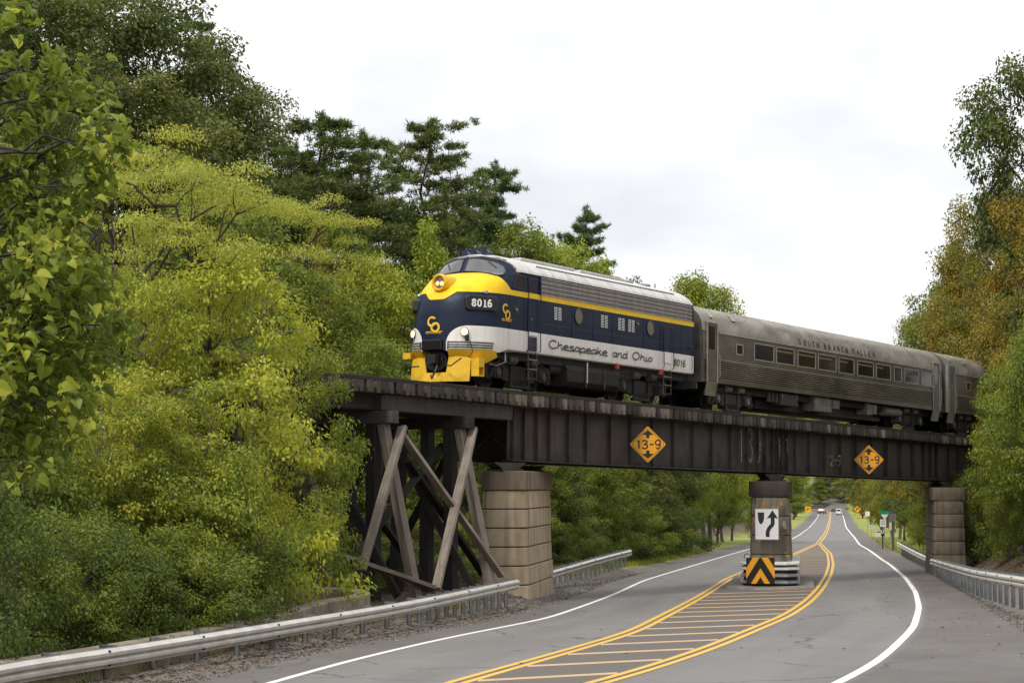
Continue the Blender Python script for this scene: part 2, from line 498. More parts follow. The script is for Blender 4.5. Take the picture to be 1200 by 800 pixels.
# ------------------------------------------------------------------ bridge materials
def weathered_steel():
    t = NT('weathered_steel'); v = t.coord('Object')
    n = t.noise(v, 1.4, 6, .65); s = t.noise(t.scale(v, (3.5, 3.5, .25)), 2.2, 5, .6)
    c = t.ramp(n, [(.3, (.020, .018, .018)), (.5, (.044, .039, .038)), (.72, (.082, .066, .056))])
    c = t.mixc(t.math('MULTIPLY_ADD', s, 4., -2.15, clamp=True), c, (.12, .068, .042, 1))
    z = t.sep(v)[2]
    low = t.math('MULTIPLY_ADD', t.add(z, t.mul(n, .5)), -3.2, -6.1, clamp=True)
    c = t.mixc(t.mul(low, .65), c, (.085, .052, .034, 1))
    t.base(c); t.rough(t.ramp(n, [(.3, (.45,) * 3), (.7, (.75,) * 3)])); t.metal(.15); t.bump(t.noise(v, 9, 5), .25, .01)
    return t.m
def timber(name, dark, light, along='x', sc=1.):
    t = NT(name); v = t.coord('Object'); r = t.rand()
    g = {'x': (.5, 9, 9), 'y': (9, .5, 9), 'z': (9, 9, .5)}[along]
    nv = t.scale(v, tuple(q * sc for q in g))
    n = t.noise(nv, 1.6, 7, .7, .4); b = t.noise(v, 1.1, 4)
    c = t.ramp(n, [(.28, dark), (.72, light)])
    c = t.mixc(t.math('MULTIPLY_ADD', b, 2., -.8, clamp=True), c, tuple(q * .55 for q in dark) + (1,))
    c = t.mixc(t.mul(r, .55), c, tuple(q * .6 for q in dark) + (1,))
    t.base(c); t.rough(.85); t.bump(n, .6, .015)
    return t.m
M_steel = weathered_steel()
M_tie = timber('creosoted_tie', (.018, .015, .013), (.085, .066, .052), 'y')
M_tie_pale = timber('bleached_tie', (.10, .08, .065), (.34, .29, .24), 'y')
M_guard = timber('creosoted_guard_timber', (.016, .013, .012), (.06, .046, .038), 'x')
M_post = timber('creosoted_post', (.011, .010, .009), (.042, .034, .028), 'z')
M_gray_wood = timber('weathered_gray_wood', (.13, .105, .085), (.38, .325, .27), 'z', 1.4)
M_stringer = timber('gray_stringer', (.05, .047, .046), (.14, .13, .125), 'x')
M_rail = simple('rail_steel', (.10, .075, .06), .45, .7, .3, 3)

# ------------------------------------------------------------------ railway track
track = thing('railway_track', 'dark railway track on close-set timber ties along the bridge deck', 'railway track', mat=TM)
S0, S1 = -34., 74.
for y in (-.75, .75):
    m = MB()
    m.box((S0, y - .075, -.17), (S1, y + .075, -.15)); m.box((S0, y - .012, -.15), (S1, y + .012, -.04)); m.box((S0, y - .036, -.04), (S1, y + .036, 0))
    m.build('rail', M_rail, track)
for y in (-1.40, 1.40):
    MB().box((S0 + .03, y - .1, -.168), (S1 - .03, y + .1, -.05)).build('guard_timber', M_guard, track, bevel=.01)
M_tie_mid = timber('gray_tie', (.045, .036, .03), (.16, .13, .105), 'y')
tie_me = []
for k in range(6):
    r = random.Random(k); m = MB()
    m.box((-.088 + r.uniform(-.015, .012), -1.57 - r.uniform(-.03, .07), -.50 - r.uniform(0, .03)), (.088, 1.55, -.171))
    tie_me.append(m.mesh('tie', M_tie_pale if k == 5 else M_tie_mid if k in (1, 4) else M_tie))
s = -22.
while s < 52:
    m = rnd.choice(tie_me[:5]) if not (1.5 < s < 14 and rnd.random() < .28) and rnd.random() > .05 else tie_me[5]
    o = bpy.data.objects.new('tie', m); link(o, track); o.location = (s, 0, rnd.uniform(-.012, 0)); o.rotation_euler = (0, 0, rnd.uniform(-.012, .012))
    s += .362

# ------------------------------------------------------------------ plate girder spans (each span is one thing)
stiff1 = [3.06, 3.73, 4.53, 5.33, 6.55, 7.75, 9.40, 10.87, 12.5, 14.11, 15.69, 17.25, 18.86, 20.3, 21.3, 22.0, 22.7, 23.15]
stiff2 = [23.55, 24.1, 24.9, 26.3, 27.9, 29.6, 31.3, 33.1, 34.9, 36.6, 38.2, 39.6, 40.5, 41.3]
def girder_span(s0, s1, stiffs, label):
    sp = thing('girder_span', label, 'bridge', 'steel plate girder spans of the railway bridge', mat=TM @ Matrix.Translation((s0, 0, -.52)))
    for y, sgn in ((-1.0, -1), (1.0, 1)):
        m = MB()
        m.box((0, y - .008, -1.755), (s1 - s0, y + .008, -.03))
        for zz in (-.03, -1.795):
            m.box((-.01, y - .19, zz), (s1 - s0 + .01, y + .19, zz + .03))
        for q in (-1, 1):       # flange angles
            m.box((0, y + q * .008, -.14), (s1 - s0, y + q * .024, -.031)); m.box((0, y + q * .008, -1.764), (s1 - s0, y + q * .024, -1.62))
        g = m.build('girder', M_steel, sp)
        for st in stiffs:
            for q in (-1, 1):
                if q * sgn < 0: continue
                a, b = (y + q * .009, y + q * .13) if q > 0 else (y - .13, y - .009)
                mm = MB().box((st - s0 - .008, a, -1.753), (st - s0 + .008, b, -.032))
                mm.box((st - s0 + .008, y - .0245 if q < 0 else y + .0245, -1.6), (st - s0 + .09, y - .034 if q < 0 else y + .034, -.15))
                mm.build('stiffener', M_steel, g)
        # rivets along the flange angle
        rv = MB()
        if sgn < 0:
            x = .1
            while x < s1 - s0:
                for zz in (-.085, -1.68, -1.72):
                    rv.box((x - .013, y - .034, zz - .013), (x + .013, y - .024, zz + .013))
                x += .14
            rv.build('rivets', M_steel, g, kind='stuff')
    m = MB()
    x = .6
    while x < s1 - s0:
        m.beam((x, -.99, -.2), (x, .99, -1.65), .07, .07); m.beam((x, .99, -.2), (x, -.99, -1.65), .07, .07)
        x += 3.2
    m.build('cross_frame', M_steel, sp, kind='stuff')
    return sp
girder_span(2.84, 23.30, stiff1, 'ribbed dark steel girder span between the tan left pier and the middle pier')
girder_span(23.36, 47.2, stiff2 + [42.9, 44.3, 45.8], 'smooth nearly black steel girder span ending in the trees on the right')

# chalk numbers painted on the girder web
def stroke_shapes():
    e = lambda cx, cy, rx, ry, n=14: [(cx + rx * math.cos(2 * math.pi * i / n), cy + ry * math.sin(2 * math.pi * i / n)) for i in range(n)]
    G = {}
    G['0'] = [(e(.3, .5, .27, .5), True)]
    G['1'] = [([(.12, .84), (.30, 1), (.30, 0)], False)]
    G['8'] = [(smooth_line([(.3, .53), (.08, .68), (.08, .86), (.3, 1), (.52, .86), (.52, .68), (.3, .53), (.05, .36), (.05, .14), (.3, 0), (.55, .14), (.55, .36)], 4, True), True)]
    G['6'] = [(smooth_line([(.5, .9), (.3, 1), (.1, .75), (.04, .3), (.12, .07), (.3, 0), (.5, .1), (.55, .32), (.45, .52), (.28, .56), (.08, .42)], 4), False)]
    G['9'] = [([(.6 - x, 1 - y) for x, y in G['6'][0][0]], False)]
    G['3'] = [(smooth_line([(.05, .86), (.26, 1), (.5, .88), (.5, .66), (.26, .54), (.53, .4), (.54, .14), (.28, 0), (.03, .13)], 4), False)]
    G['-'] = [([(.08, .5), (.5, .5)], False)]
    G["'"] = [([(.1, 1.0), (.06, .82)], False)]
    G['J'] = [(smooth_line([(.4, 1), (.4, .25), (.3, .03), (.1, .02)], 4), False)]
    G['C'] = [(smooth_line([(.62, .8), (.5, .97), (.28, 1), (.08, .8), (.03, .5), (.08, .2), (.28, 0), (.52, .02), (.7, .13)], 4), False)]
    G['h'] = [([(.02, .9), (.02, 0)], False), (smooth_line([(.02, .32), (.16, .55), (.34, .5), (.38, .05), (.52, 0)], 4), False)]
    G['e'] = [(smooth_line([(.03, .3), (.4, .32), (.36, .52), (.2, .58), (.04, .42), (.04, .14), (.18, 0), (.52, 0)], 4), False)]
    G['s'] = [(smooth_line([(.4, .55), (.14, .57), (.05, .42), (.34, .26), (.4, .08), (.2, 0), (-.02, 0)], 4), False), ([(.2, 0), (.52, 0)], False)]
    G['a'] = [(smooth_line([(.38, .48), (.22, .57), (.04, .42), (.03, .14), (.18, 0), (.36, .14), (.39, .55)], 4), False), (smooth_line([(.39, .55), (.39, .1), (.52, 0)], 4), False)]
    G['p'] = [([(.02, .57), (.02, -.38)], False), (smooth_line([(.02, .35), (.2, .57), (.4, .44), (.38, .12), (.2, 0), (.03, .08)], 4), False), ([(.2, 0), (.52, 0)], False)]
    G['k'] = [([(.02, .92), (.02, 0)], False), (smooth_line([(.36, .57), (.05, .27), (.2, .24), (.36, .03), (.52, 0)], 4), False)]
    G['n'] = [([(.02, .57), (.02, 0)], False), (smooth_line([(.02, .32), (.16, .55), (.34, .5), (.38, .05), (.52, 0)], 4), False)]
    G['d'] = [(smooth_line([(.38, .48), (.22, .57), (.04, .42), (.03, .14), (.18, 0), (.36, .14), (.4, .5)], 4), False), (smooth_line([(.4, .95), (.4, .1), (.52, 0)], 4), False)]
    G['O'] = [(e(.34, .5, .33, .5, 18), True)]
    G['i'] = [(smooth_line([(.06, .57), (.06, .08), (.22, 0)], 4), False)]
    G['o'] = [(e(.22, .28, .2, .28, 12), True)]
    return G
GLY = stroke_shapes()
ADV = {'1': .62, '-': .62, "'": .3, 'C': .8, 'O': .82, 'i': .26, 'o': .5, ' ': .45, 'J': .6}
for ch in 'heasapknd': ADV[ch] = .52
def write(mb, text, fn, w, sx=1., sy=1., gap=.0, slant=0., t=.006, defadv=.72):
    x = 0.
    for ch in text:
        for pts, cl in GLY.get(ch, []):
            mb.ribbon([((x + a) * sx + slant * b * sy, b * sy) for a, b in pts], w, fn, t, closed=cl)
        x += ADV.get(ch, defadv) + gap
    return x * sx
t = NT('chalk_paint'); v = t.coord('Object'); n = t.noise(v, 7, 5, .75)
t.base(t.mixc(t.math('MULTIPLY_ADD', n, 5., -2.2, clamp=True), (.10, .09, .08, 1), (.52, .48, .41, 1))); t.rough(.9); M_chalk = t.m
GLY['2'] = [(smooth_line([(.04, .8), (.25, 1), (.5, .82), (.4, .5), (.03, .02)], 4), False), ([(.03, .0), (.55, .0)], False)]
cg = thing('chalk_figures', 'pale chalk figures scrawled down the dark girder above the middle pier', 'graffiti', mat=TM @ Matrix.Translation((20, -1.1, -2)))
def chalk(txt, px, py, w, sx, sy):
    s_, z_ = on_track(px, py, -1.14); g = MB()
    write(g, txt, lambda a, b, d: (s_ + a - 20, -.037 - d, z_ + b + 2), w, sx, sy, t=.003); g.build('figure', M_chalk, cg)
chalk('1', 866, 541, .05, .62, 1.35); chalk('3', 876.5, 541, .05, .62, 1.4); chalk('J', 887, 541, .05, .62, 1.35); chalk('1', 911, 538, .04, .62, .9); chalk('1', 920, 530, .03, .62, .6)
for k, ch_ in enumerate('12-9'): chalk(ch_, 968 + k * 4.3, 545, .045, .6, .42)

# ------------------------------------------------------------------ piers
RD = Vector((.148, .989, 0)).normalized(); RP = Vector((RD.y, -RD.x, 0))     # along / across the road
def pier_stone(name, dark, mid, light, streak=1., paint=False):
    t = NT(name); v = t.coord('Object')
    n = t.noise(v, 2.2, 6, .6); st = t.noise(t.scale(v, (1.3, 1.3, .10)), 1.9, 4, .5); f = t.noise(v, 30, 4, .7)
    c = t.ramp(n, [(.3, mid), (.7, light)])
    c = t.mixc(t.math('MULTIPLY_ADD', st, 4.2 * streak, -2.1 * streak, clamp=True), c, dark + (1,))
    rs = t.noise(t.scale(v, (3.1, 3.1, .12)), 2.7, 3, .5)
    c = t.mixc(t.math('MULTIPLY_ADD', rs, 4., -2.6, clamp=True), c, (.19, .10, .045, 1))
    c = t.mixc(t.mul(f, .25), c, tuple(q * .5 for q in mid) + (1,))
    if paint:
        y = t.noise(v, 1.5, 3, .5, .6); y2 = t.noise(v, 8, 4, .7)
        c = t.mixc(t.mul(t.gt(y, .60), t.gt(y2, .50)), c, (.42, .22, .02, 1))
        w = t.noise(t.scale(v, (1, 1, .5)), 1.7, 3, .5, .3)
        c = t.mixc(t.mul(t.gt(w, .60), .55), c, (.40, .36, .30, 1))
    c = t.mixc(t.mul(t.rand(), .38), c, tuple(q * .62 for q in mid) + (1,))
    t.base(c); t.rough(.9); t.bump(t.add(t.mul(f, .5), n), .6, .03)
    return t.m
M_pier_tan = pier_stone('stained_tan_stone', (.17, .122, .076), (.44, .345, .228), (.60, .485, .335), .9)
M_pier_cap = pier_stone('stained_cap_stone', (.075, .055, .04), (.20, .152, .105), (.30, .235, .165))
M_pier_dark = pier_stone('painted_gray_stone', (.055, .045, .036), (.17, .145, .115), (.27, .235, .19), 1., True)
M_cap_dark = pier_stone('dark_cap_stone', (.03, .024, .021), (.055, .044, .037), (.085, .068, .056))
M_pier_brown = pier_stone('brown_stone', (.055, .042, .03), (.12, .096, .072), (.19, .155, .115))
M_joint = simple('dark_joint', (.035, .028, .022), .95)
def pier_ring(hw, ln, nose, z, n=7):
    """outline in pier axes (across, along); nose: rounding of the ends, as a share of the half width"""
    pts = []
    for sgn in (-1, 1):
        a0 = math.pi if sgn < 0 else 0
        for i in range(n + 1):
            a = a0 + math.pi * i / n
            ca, sa = math.cos(a), math.sin(a)
            e = .62
            x = hw * math.copysign(abs(ca) ** e, ca); y = hw * nose * math.copysign(abs(sa) ** e, sa)
            pts.append((x, y + (0 if sgn < 0 else ln), z))
    return pts
def pier(name, label, base, hw0, hw1, ln, nose, z0, z1, capz, cap_hw, courses, mats, split_top=True):
    """base: centre of the near nose on the ground plane"""
    M = Matrix(((RP.x, RD.x, 0, base[0]), (RP.y, RD.y, 0, base[1]), (0, 0, 1, 0), (0, 0, 0, 1)))
    p = thing(name, label, 'bridge pier', 'stone piers of the railway bridge', mat=M @ Matrix.Translation((0, 0, z0)))
    H = z1 - z0
    hw = lambda z: hw0 + (hw1 - hw0) * z / H
    core = MB().loft([pier_ring(hw(0) - .05, ln, nose, -.6), pier_ring(hw(H) - .05, ln, nose, H)], cap=True)
    core.build('core', M_joint, p)
    r = random.Random(int(base[0] * 10))
    for i in range(courses):
        a, b = H * i / courses, H * (i + 1) / courses
        lo = -.5 if i == 0 else a + .016
        hi = b - .016
        k = r.uniform(-.02, .015)
        rings = [pier_ring(hw(lo) - .02 + k, ln, nose, lo), pier_ring(hw(lo) + k, ln, nose, lo + .02), pier_ring(hw(hi) + k, ln, nose, hi - .02), pier_ring(hw(hi) - .02 + k, ln, nose, hi)]
        n = len(rings[0]); cuts = [0, n // 2] if i % 2 else [n // 4, 3 * n // 4]
        if i == courses - 1: cuts = [2, n // 2 + 3]
        elif i not in (): cuts = [n // 2 - 1, n - 1]
        for q in range(2):          # two stones to a course
            idx = [(cuts[q] + j) % n for j in range((cuts[1 - q] - cuts[q]) % n + 1)]
            sub = []
            for rg in rings:
                outer = [Vector(rg[j]) for j in idx]
                e0, e1 = (outer[1] - outer[0]).normalized() * .012, (outer[-2] - outer[-1]).normalized() * .012
                outer[0] = outer[0] + e0; outer[-1] = outer[-1] + e1
                ctr = Vector((0, ln / 2, rg[0][2]))
                inner = [ctr + (v - ctr) * .75 for v in reversed(outer)]
                sub.append([tuple(v) for v in outer + inner])
            MB().loft(sub, cap=True).build('stone_block', mats[0], p, smooth=35)
    c0, c1 = H + .0, H + capz
    cap = MB().loft([pier_ring(cap_hw - .03, ln, nose, c0), pier_ring(cap_hw, ln, nose, c0 + .03), pier_ring(cap_hw, ln, nose, c1 - .03), pier_ring(cap_hw - .03, ln, nose, c1)], cap=True)
    cap.build('cap_stone', mats[1], p, smooth=35)
    return p
# left: tan, stained
PL = (-.22, 64.6)
pier('stone_pier', 'tall tan stone pier with rust streaks beside the timber trestle', PL, .86, .72, 5.6, .75, .42, 4.05, .62, .80, 6, (M_pier_tan, M_pier_cap))
PC = (10.27, 79.5)
pier('stone_pier', 'dark middle pier with flaked yellow paint standing on the painted island', PC, .87, .74, 5.4, .55, -.05, 3.73, .62, .83, 5, (M_pier_dark, M_cap_dark))
PR = (20.45, 93.6)
pier('stone_pier', 'brown stone pier half hidden by branches at the right guardrail', PR, .80, .71, 5.4, .45, .30, 3.46, .60, .78, 5, (M_pier_brown, M_pier_brown))
# bearings between pier tops and girders
def bearing(base, zc, label):
    b = thing('bearing_shoe', label, 'bridge bearing', 'bridge bearings on the pier tops', mat=Matrix.Translation((base[0], base[1], zc)))
    for yl in (-1.0, 1.0):
        # where this girder passes over the pier axis
        best = None
        for k in range(0, 700, 2):
            q = TMI @ Vector((base[0] + RD.x * k / 100, base[1] + RD.y * k / 100, zc))
            if best is None or abs(q.y - yl) < best[0]: best = (abs(q.y - yl), q.x, k / 100)
        ln = best[2]; s_ = best[1]
        w = TM @ Vector((s_, yl, -2.335)); top = w.z - zc
        loc = Vector((base[0] + RD.x * ln, base[1] + RD.y * ln, zc)) - Vector((base[0], base[1], zc))
        m = MB(); R_ = Matrix.Translation(loc) @ Matrix.Rotation(YAW, 4, 'Z')
        m.box((-.62, -.3, .0), (.62, .3, .07), M=R_); 
        m.loft([[tuple(R_ @ Vector((a * .5, c * .22, .07))) for a, c in ((-1, -1), (1, -1), (1, 1), (-1, 1))], [tuple(R_ @ Vector((a * .95, c * .2, top - .03))) for a, c in ((-1, -1), (1, -1), (1, 1), (-1, 1))]], cap=True)
        m.build('shoe', M_steel, b)
    return b
ab = thing('stone_abutment', 'dark stone abutment behind the right pier under the end of the track', 'abutment', mat=TM @ Matrix.Translation((49.2, -.4, -7.4)))
for k in range(8):
    q = .02 * (k % 2)
    for j in range(3): MB().box((-2.2 + q, -1.9 + j * 1.25 + .01, k * .84 + .01), (2.5, -1.9 + j * 1.25 + 1.23, k * .84 + .825)).build('stone_block', M_pier_brown, ab, bevel=.02)
bearing(PL, 4.67, 'black steel bearing on top of the tan left pier')
bearing(PC, 4.35, 'black flared steel bearing on top of the middle pier')
bearing(PR, 4.06, 'black steel bearing on top of the right pier')

# ------------------------------------------------------------------ timber trestle
tr = thing('timber_trestle', 'weathered timber trestle with crossed gray braces left of the tan pier', 'trestle', mat=TM @ Matrix.Translation((-1.5, 0, -7.2)))
TO = Vector((-1.5, 0, -7.2))
def TB(name, p, q, w, h, mat, up=(0, 0, 1)):
    p, q = Vector(p) - TO, Vector(q) - TO
    d = (q - p); L = d.length; m = MB(); hx, hw = h / 2, w / 2
    r = random.Random(int(L * 1000)); n = 5
    rings = []
    for i in range(n + 1):
        zz = L * i / n; j = lambda: r.uniform(-.008, .008)
        rings.append([(-hw + j(), -hx + j(), zz), (hw + j(), -hx + j(), zz), (hw + j(), hx + j(), zz), (-hw + j(), hx + j(), zz)])
    m.loft(rings, cap=True)
    o = m.build(name, mat, tr, bevel=.012)
    z = d.normalized(); u = Vector(up); x = u.cross(z)
    if x.length < 1e-3: x = Vector((1, 0, 0)).cross(z)
    x.normalize(); y = z.cross(x)
    o.matrix_local = Matrix(((x.x, y.x, z.x, p.x), (x.y, y.y, z.y, p.y), (x.z, y.z, z.z, p.z), (0, 0, 0, 1)))
    return o
TOPZ = -1.02
bents = [-16.2, -12.25, -8.3, -4.35, -.35]
FOOT_Y = -2.75
def foot(s):
    w = TM @ Vector((s, 0, -7)); 
    return -7.35
for i, b in enumerate(bents):
    TB('cap_timber', (b, -1.75, TOPZ - .19), (b, 1.75, TOPZ - .19), .36, .36, M_stringer if i == 3 else M_post)
    for y in (-.95, -.1, .95):
        TB('post', (b, y, TOPZ - .37), (b, y * 1.12, -7.6), .34, .34, M_post, (1, 0, 0))
    TB('post', (b, 1.3, TOPZ - .37), (b, 2.9, -7.4), .32, .32, M_post, (1, 0, 0))
    TB('batter_post', (b + .03, -1.28, TOPZ - .36), (b + .03, FOOT_Y, -7.25), .27, .30, M_gray_wood, (1, 0, 0))
    TB('sway_brace', (b + .25, -1.1, TOPZ - .6), (b + .25, 2.0, -6.4), .1, .26, M_post, (0, 1, 0))
    TB('sway_brace', (b - .25, 1.1, TOPZ - .6), (b - .25, -2.1, -6.4), .1, .26, M_post, (0, 1, 0))
# light diagonals on the near face, running between the bents
YT, YB = -1.52, FOOT_Y - .2
for b0, b1 in ((-8.3, -4.35), (-4.35, -.35)):
    pass
def near(s, z):          # a point on the plane through the batter posts' outer faces
    t_ = (TOPZ - .36 - z) / (TOPZ - .36 + 7.25)
    return (s, -1.28 - .24 + (FOOT_Y + 1.28) * t_, z)
def px_near(px, py):
    s_, z_ = 0, 0; y = -1.9
    for _ in range(12):
        s_, z_ = on_track(px, py, y); y = near(s_, z_)[1]
    return s_, z_
for (a, b_, w, h, off) in [((469, 500), (421, 668), .13, .27, -.10), ((552, 502), (508, 689), .13, .27, -.10), ((470, 508), (588, 674), .12, .25, -.02),
                           ((387, 645), (507, 687), .12, .27, -.02)]:
    p0, p1 = px_near(*a), px_near(*b_)
    q0, q1 = near(*p0), near(*p1)
    q0 = (q0[0], q0[1] + off, q0[2]); q1 = (q1[0], q1[1] + off, q1[2])
    TB('diagonal_brace', q0, q1, w, h, M_gray_wood, (0, 1, 0))
for (a, b_) in [((478, 540), (575, 684)), ((440, 620), (520, 520)), ((448, 612), (490, 668))]:
    p0, p1 = on_track(*a, -.6), on_track(*b_, -.6)
    TB('diagonal_brace', (p0[0], -.6, p0[1]), (p1[0], -.6, p1[1]), .12, .27, M_post, (0, 1, 0))
for y in (-.78, .78):
    for s0, s1 in ((-20.5, -12.3), (-12.26, -4.4), (-4.36, 2.8)):
        near_light = (y < 0 and s1 > 0)
        TB('stringer', (s0, y - (.22 if near_light else 0), TOPZ + .255), (s1, y - (.22 if near_light else 0), TOPZ + .255), .46, .5, M_stringer if near_light else M_post, (0, 1, 0))

# ------------------------------------------------------------------ the locomotive
LN = 14.9
ZK = np.array([1.10, 1.30, 1.90, 2.45, 2.75, 3.00, 3.20, 3.40, 3.55, 3.66, 3.74, 3.90, 4.05, 4.18, 4.28, 4.36, 4.42, 4.455, 4.47])
WK = np.array([1.47, 1.50, 1.53, 1.54, 1.54, 1.54, 1.54, 1.54, 1.535, 1.53, 1.52, 1.46, 1.33, 1.16, .97, .74, .48, .24, .01])
SK = np.array([.02, .01, .04, .10, .18, .34, .55, .86, 1.14, 1.38, 1.58, 1.68, 1.76, 1.84, 1.93, 2.06, 2.28, 2.48, 2.62])
NK = np.array([1.55, 1.60, 1.68, 1.76, 1.78, 1.72, 1.60, 1.38, 1.16, .98, .84, .86, .88, .90, .86, .76, .54, .30, .04])
def shell(t, z, out=0.):
    """nose surface of the locomotive: t = 0 at the tip, 1 where the flat side begins (near side: y < 0)"""
    W, s0, n = np.interp(z, ZK, WK), np.interp(z, ZK, SK), np.interp(z, ZK, NK)
    a = abs(t) * math.pi / 2
    y = W * math.sin(a) ** .93 if a > 0 else 0.; s_ = s0 + n * (1 - math.cos(a) ** 1.0)
    dx, dy = -math.cos(a), math.sin(a)
    return Vector((s_ + dx * out, -math.copysign(1, t) * (y + dy * out), z + (.35 * out if z > 3.1 else 0)))
def shell_t(y, z):
    W = float(np.interp(z, ZK, WK)); return math.asin(min(1, (abs(y) / W) ** (1 / .93))) * 2 / math.pi
def paint():
    t = NT('locomotive_paint'); v = t.coord('Object'); x, y, z = t.sep(v)
    ay = t.ab(y)
    blue = t.ramp(t.noise(v, 1.2, 5, .6), [(.3, (.0045, .0105, .030)), (.7, (.008, .016, .042))])
    white = t.ramp(t.noise(t.scale(v, (1, 1, .35)), 2.5, 6, .65), [(.3, (.70, .68, .63)), (.6, (.79, .77, .73))])
    yel = t.ramp(t.noise(v, 2.5, 4), [(.3, (.78, .48, .010)), (.7, (.90, .60, .018))])
    silver = t.ramp(t.noise(t.scale(v, (2.5, .6, .6)), 2., 6, .65), [(.3, (.42, .41, .39)), (.65, (.66, .65, .625))])
    # yellow: a stripe on the sides that widens into the nose
    near_c = t.math('SMOOTH_MIN', t.mx(t.sub(.60, ay), 0), .32, .12)
    zlow = t.sub(3.0, t.mul(t.mul(near_c, .78), t.lt(x, 1.6)))
    zhigh = t.mn(t.add(3.17, t.mx(t.mul(t.sub(2.16, x), .93), 0)), 3.735)
    isy = t.mul(t.gt(z, zlow), t.lt(z, zhigh))
    # white band with rounded fronts
    ex = t.math('DIVIDE', t.sub(ay, 1.08), .62); ez = t.math('DIVIDE', t.sub(z, 1.32), .58)
    arc = t.lt(t.add(t.mul(ex, ex), t.mul(ez, ez)), 1)
    isw = t.mul(t.mul(t.lt(z, 1.9), t.mx(t.gt(ay, 1.08), t.mx(t.mul(arc, t.gt(z, 1.3)), t.mul(t.gt(ay, .46), t.lt(z, 1.32))))), t.lt(x, 14.88))
    isr = t.mx(t.mul(t.gt(z, 3.80), t.gt(x, t.add(2.55, t.mul(t.sub(3.8, z), .15)))), t.gt(z, 4.30))
    c = t.mixc(isw, blue, white); c = t.mixc(isy, c, yel); c = t.mixc(isr, c, silver)
    seam = t.mul(t.mul(t.lt(t.ab(t.sub(z, 2.235)), .012), t.gt(x, 3.95)), .55)
    c = t.mixc(seam, c, (.06, .065, .085, 1))
    grime = t.noise(t.scale(v, (3, 3, .3)), 2.5, 5, .65)
    low = t.math('MULTIPLY_ADD', z, -1.1, 2.4, clamp=True)
    c = t.mixc(t.mul(t.math('MULTIPLY_ADD', grime, 3., -1.55, clamp=True), t.add(.04, t.mul(low, .35))), c, (.11, .085, .06, 1))
    t.base(c); t.rough(t.ramp(t.noise(v, 3, 4), [(.3, (.36,) * 3), (.7, (.5,) * 3)])); t.put(t.p.inputs['IOR'], 1.33)
    return t.m
M_paint = paint()
M_navy = simple('navy_paint', (.006, .012, .034), .45)
M_loco_yellow = simple('worn_yellow_paint', (.74, .45, .015), .45, 0, .18, 3)
def pilot_paint():
    t = NT('chipped_yellow_paint'); v = t.coord('Object'); n = t.noise(v, 9, 5, .7)
    c = t.mixc(t.gt(n, .68), t.ramp(t.noise(v, 2, 4), [(.3, (.66, .38, .012)), (.7, (.80, .50, .02))]), (.06, .045, .03, 1))
    z = t.sep(v)[2]; g = t.math('MULTIPLY_ADD', t.add(z, t.mul(n, .4)), -2.2, 1.2, clamp=True)
    t.base(t.mixc(t.mul(g, .4), c, (.10, .07, .04, 1))); t.rough(.55)
    return t.m
M_pilot = pilot_paint()
M_under = simple('grimy_underframe', (.016, .0145, .013), .75, .1, .5, 5, .3)
M_under_l = simple('dusty_underframe', (.05, .044, .038), .8, .1, .45, 5, .3)
M_black = simple('black_rubber', (.012, .012, .013), .5)
M_blackgloss = simple('black_paint', (.010, .010, .012), .25)
M_chrome = simple('bare_steel', (.42, .40, .37), .32, .9, .15, 4)
M_slat = simple('louver_white', (.55, .55, .53), .5, 0, .08)
M_lwhite = simple('white_lettering', (.80, .80, .77), .5, 0, .05)
def dark_glass(name, c=(.018, .02, .022), r=.04):
    t = NT(name); t.base(c); t.rough(r); t.put(t.p.inputs['IOR'], 1.6); t.put(t.p.inputs['Coat Weight'], .4); return t.m
M_glass = dark_glass('cab_glass', (.10, .105, .108), .06)
M_glass_d = dark_glass('dark_window_glass')
M_lampglow = glow('lit_lamp', (1.0, .72, .38), 1.1)
M_lampglow2 = glow('lit_headlight', (1.0, .58, .30), .5)
M_reflector = simple('lamp_reflector', (.30, .24, .18), .25, .8)
def grille_mat():
    t = NT('steel_grille'); v = t.coord('Object'); x, y, z = t.sep(v)
    n = t.noise(t.scale(v, (2.2, 1, .25)), 2.4, 6, .7); fine = t.math('FRACT', t.mul(z, 36.))
    c = t.ramp(n, [(.28, (.10, .082, .066)), (.55, (.19, .162, .14)), (.8, (.29, .26, .23))])
    fx = t.math('FRACT', t.mul(x, .9)); c = t.mixc(t.mul(t.lt(fx, .03), .5), c, (.03, .026, .022, 1))
    c = t.mixc(t.mul(t.lt(fine, .4), .22), c, (.03, .025, .02, 1))
    t.base(c); t.rough(.45); t.metal(.35)
    return t.m
M_grille = grille_mat()

M_brightrail = simple('bright_grille_rail', (.46, .42, .38), .4, .2, .25, 3)
loco = thing('locomotive', 'navy, yellow and white streamlined diesel locomotive numbered 8016 leading the train', 'locomotive', mat=TM)
# body shell: one loft from the sill to the roof crest
zs = sorted(set(list(np.linspace(1.10, 3.0, 20)) + list(np.linspace(3.0, 4.1, 36)) + list(np.linspace(4.1, 4.468, 20))))
NT_ = 18
sides = list(np.linspace(2.6, LN, 26))
rings = []
for z in zs:
    near_ = [shell(k / NT_, z) for k in range(NT_ + 1)]
    x1 = near_[-1].x; W = float(np.interp(z, ZK, WK))
    lst = LN - .25 * max(0, (z - 3.75) / .72) ** 2
    near_ += [Vector((x1 + (lst - x1) * k / 24, -W, z)) for k in range(1, 25)]
    # sill of the straight sides sits a little higher than the nose skirt
    near_ = [Vector((p.x, p.y, max(p.z, 1.24 if p.x > 1.95 else p.z))) for p in near_]
    far_ = [Vector((p.x, -p.y, p.z)) for p in near_[:0:-1]]
    rings.append([tuple(p) for p in near_ + far_])
MB().loft(rings, cap=True).build('body', M_paint, loco, smooth=38)

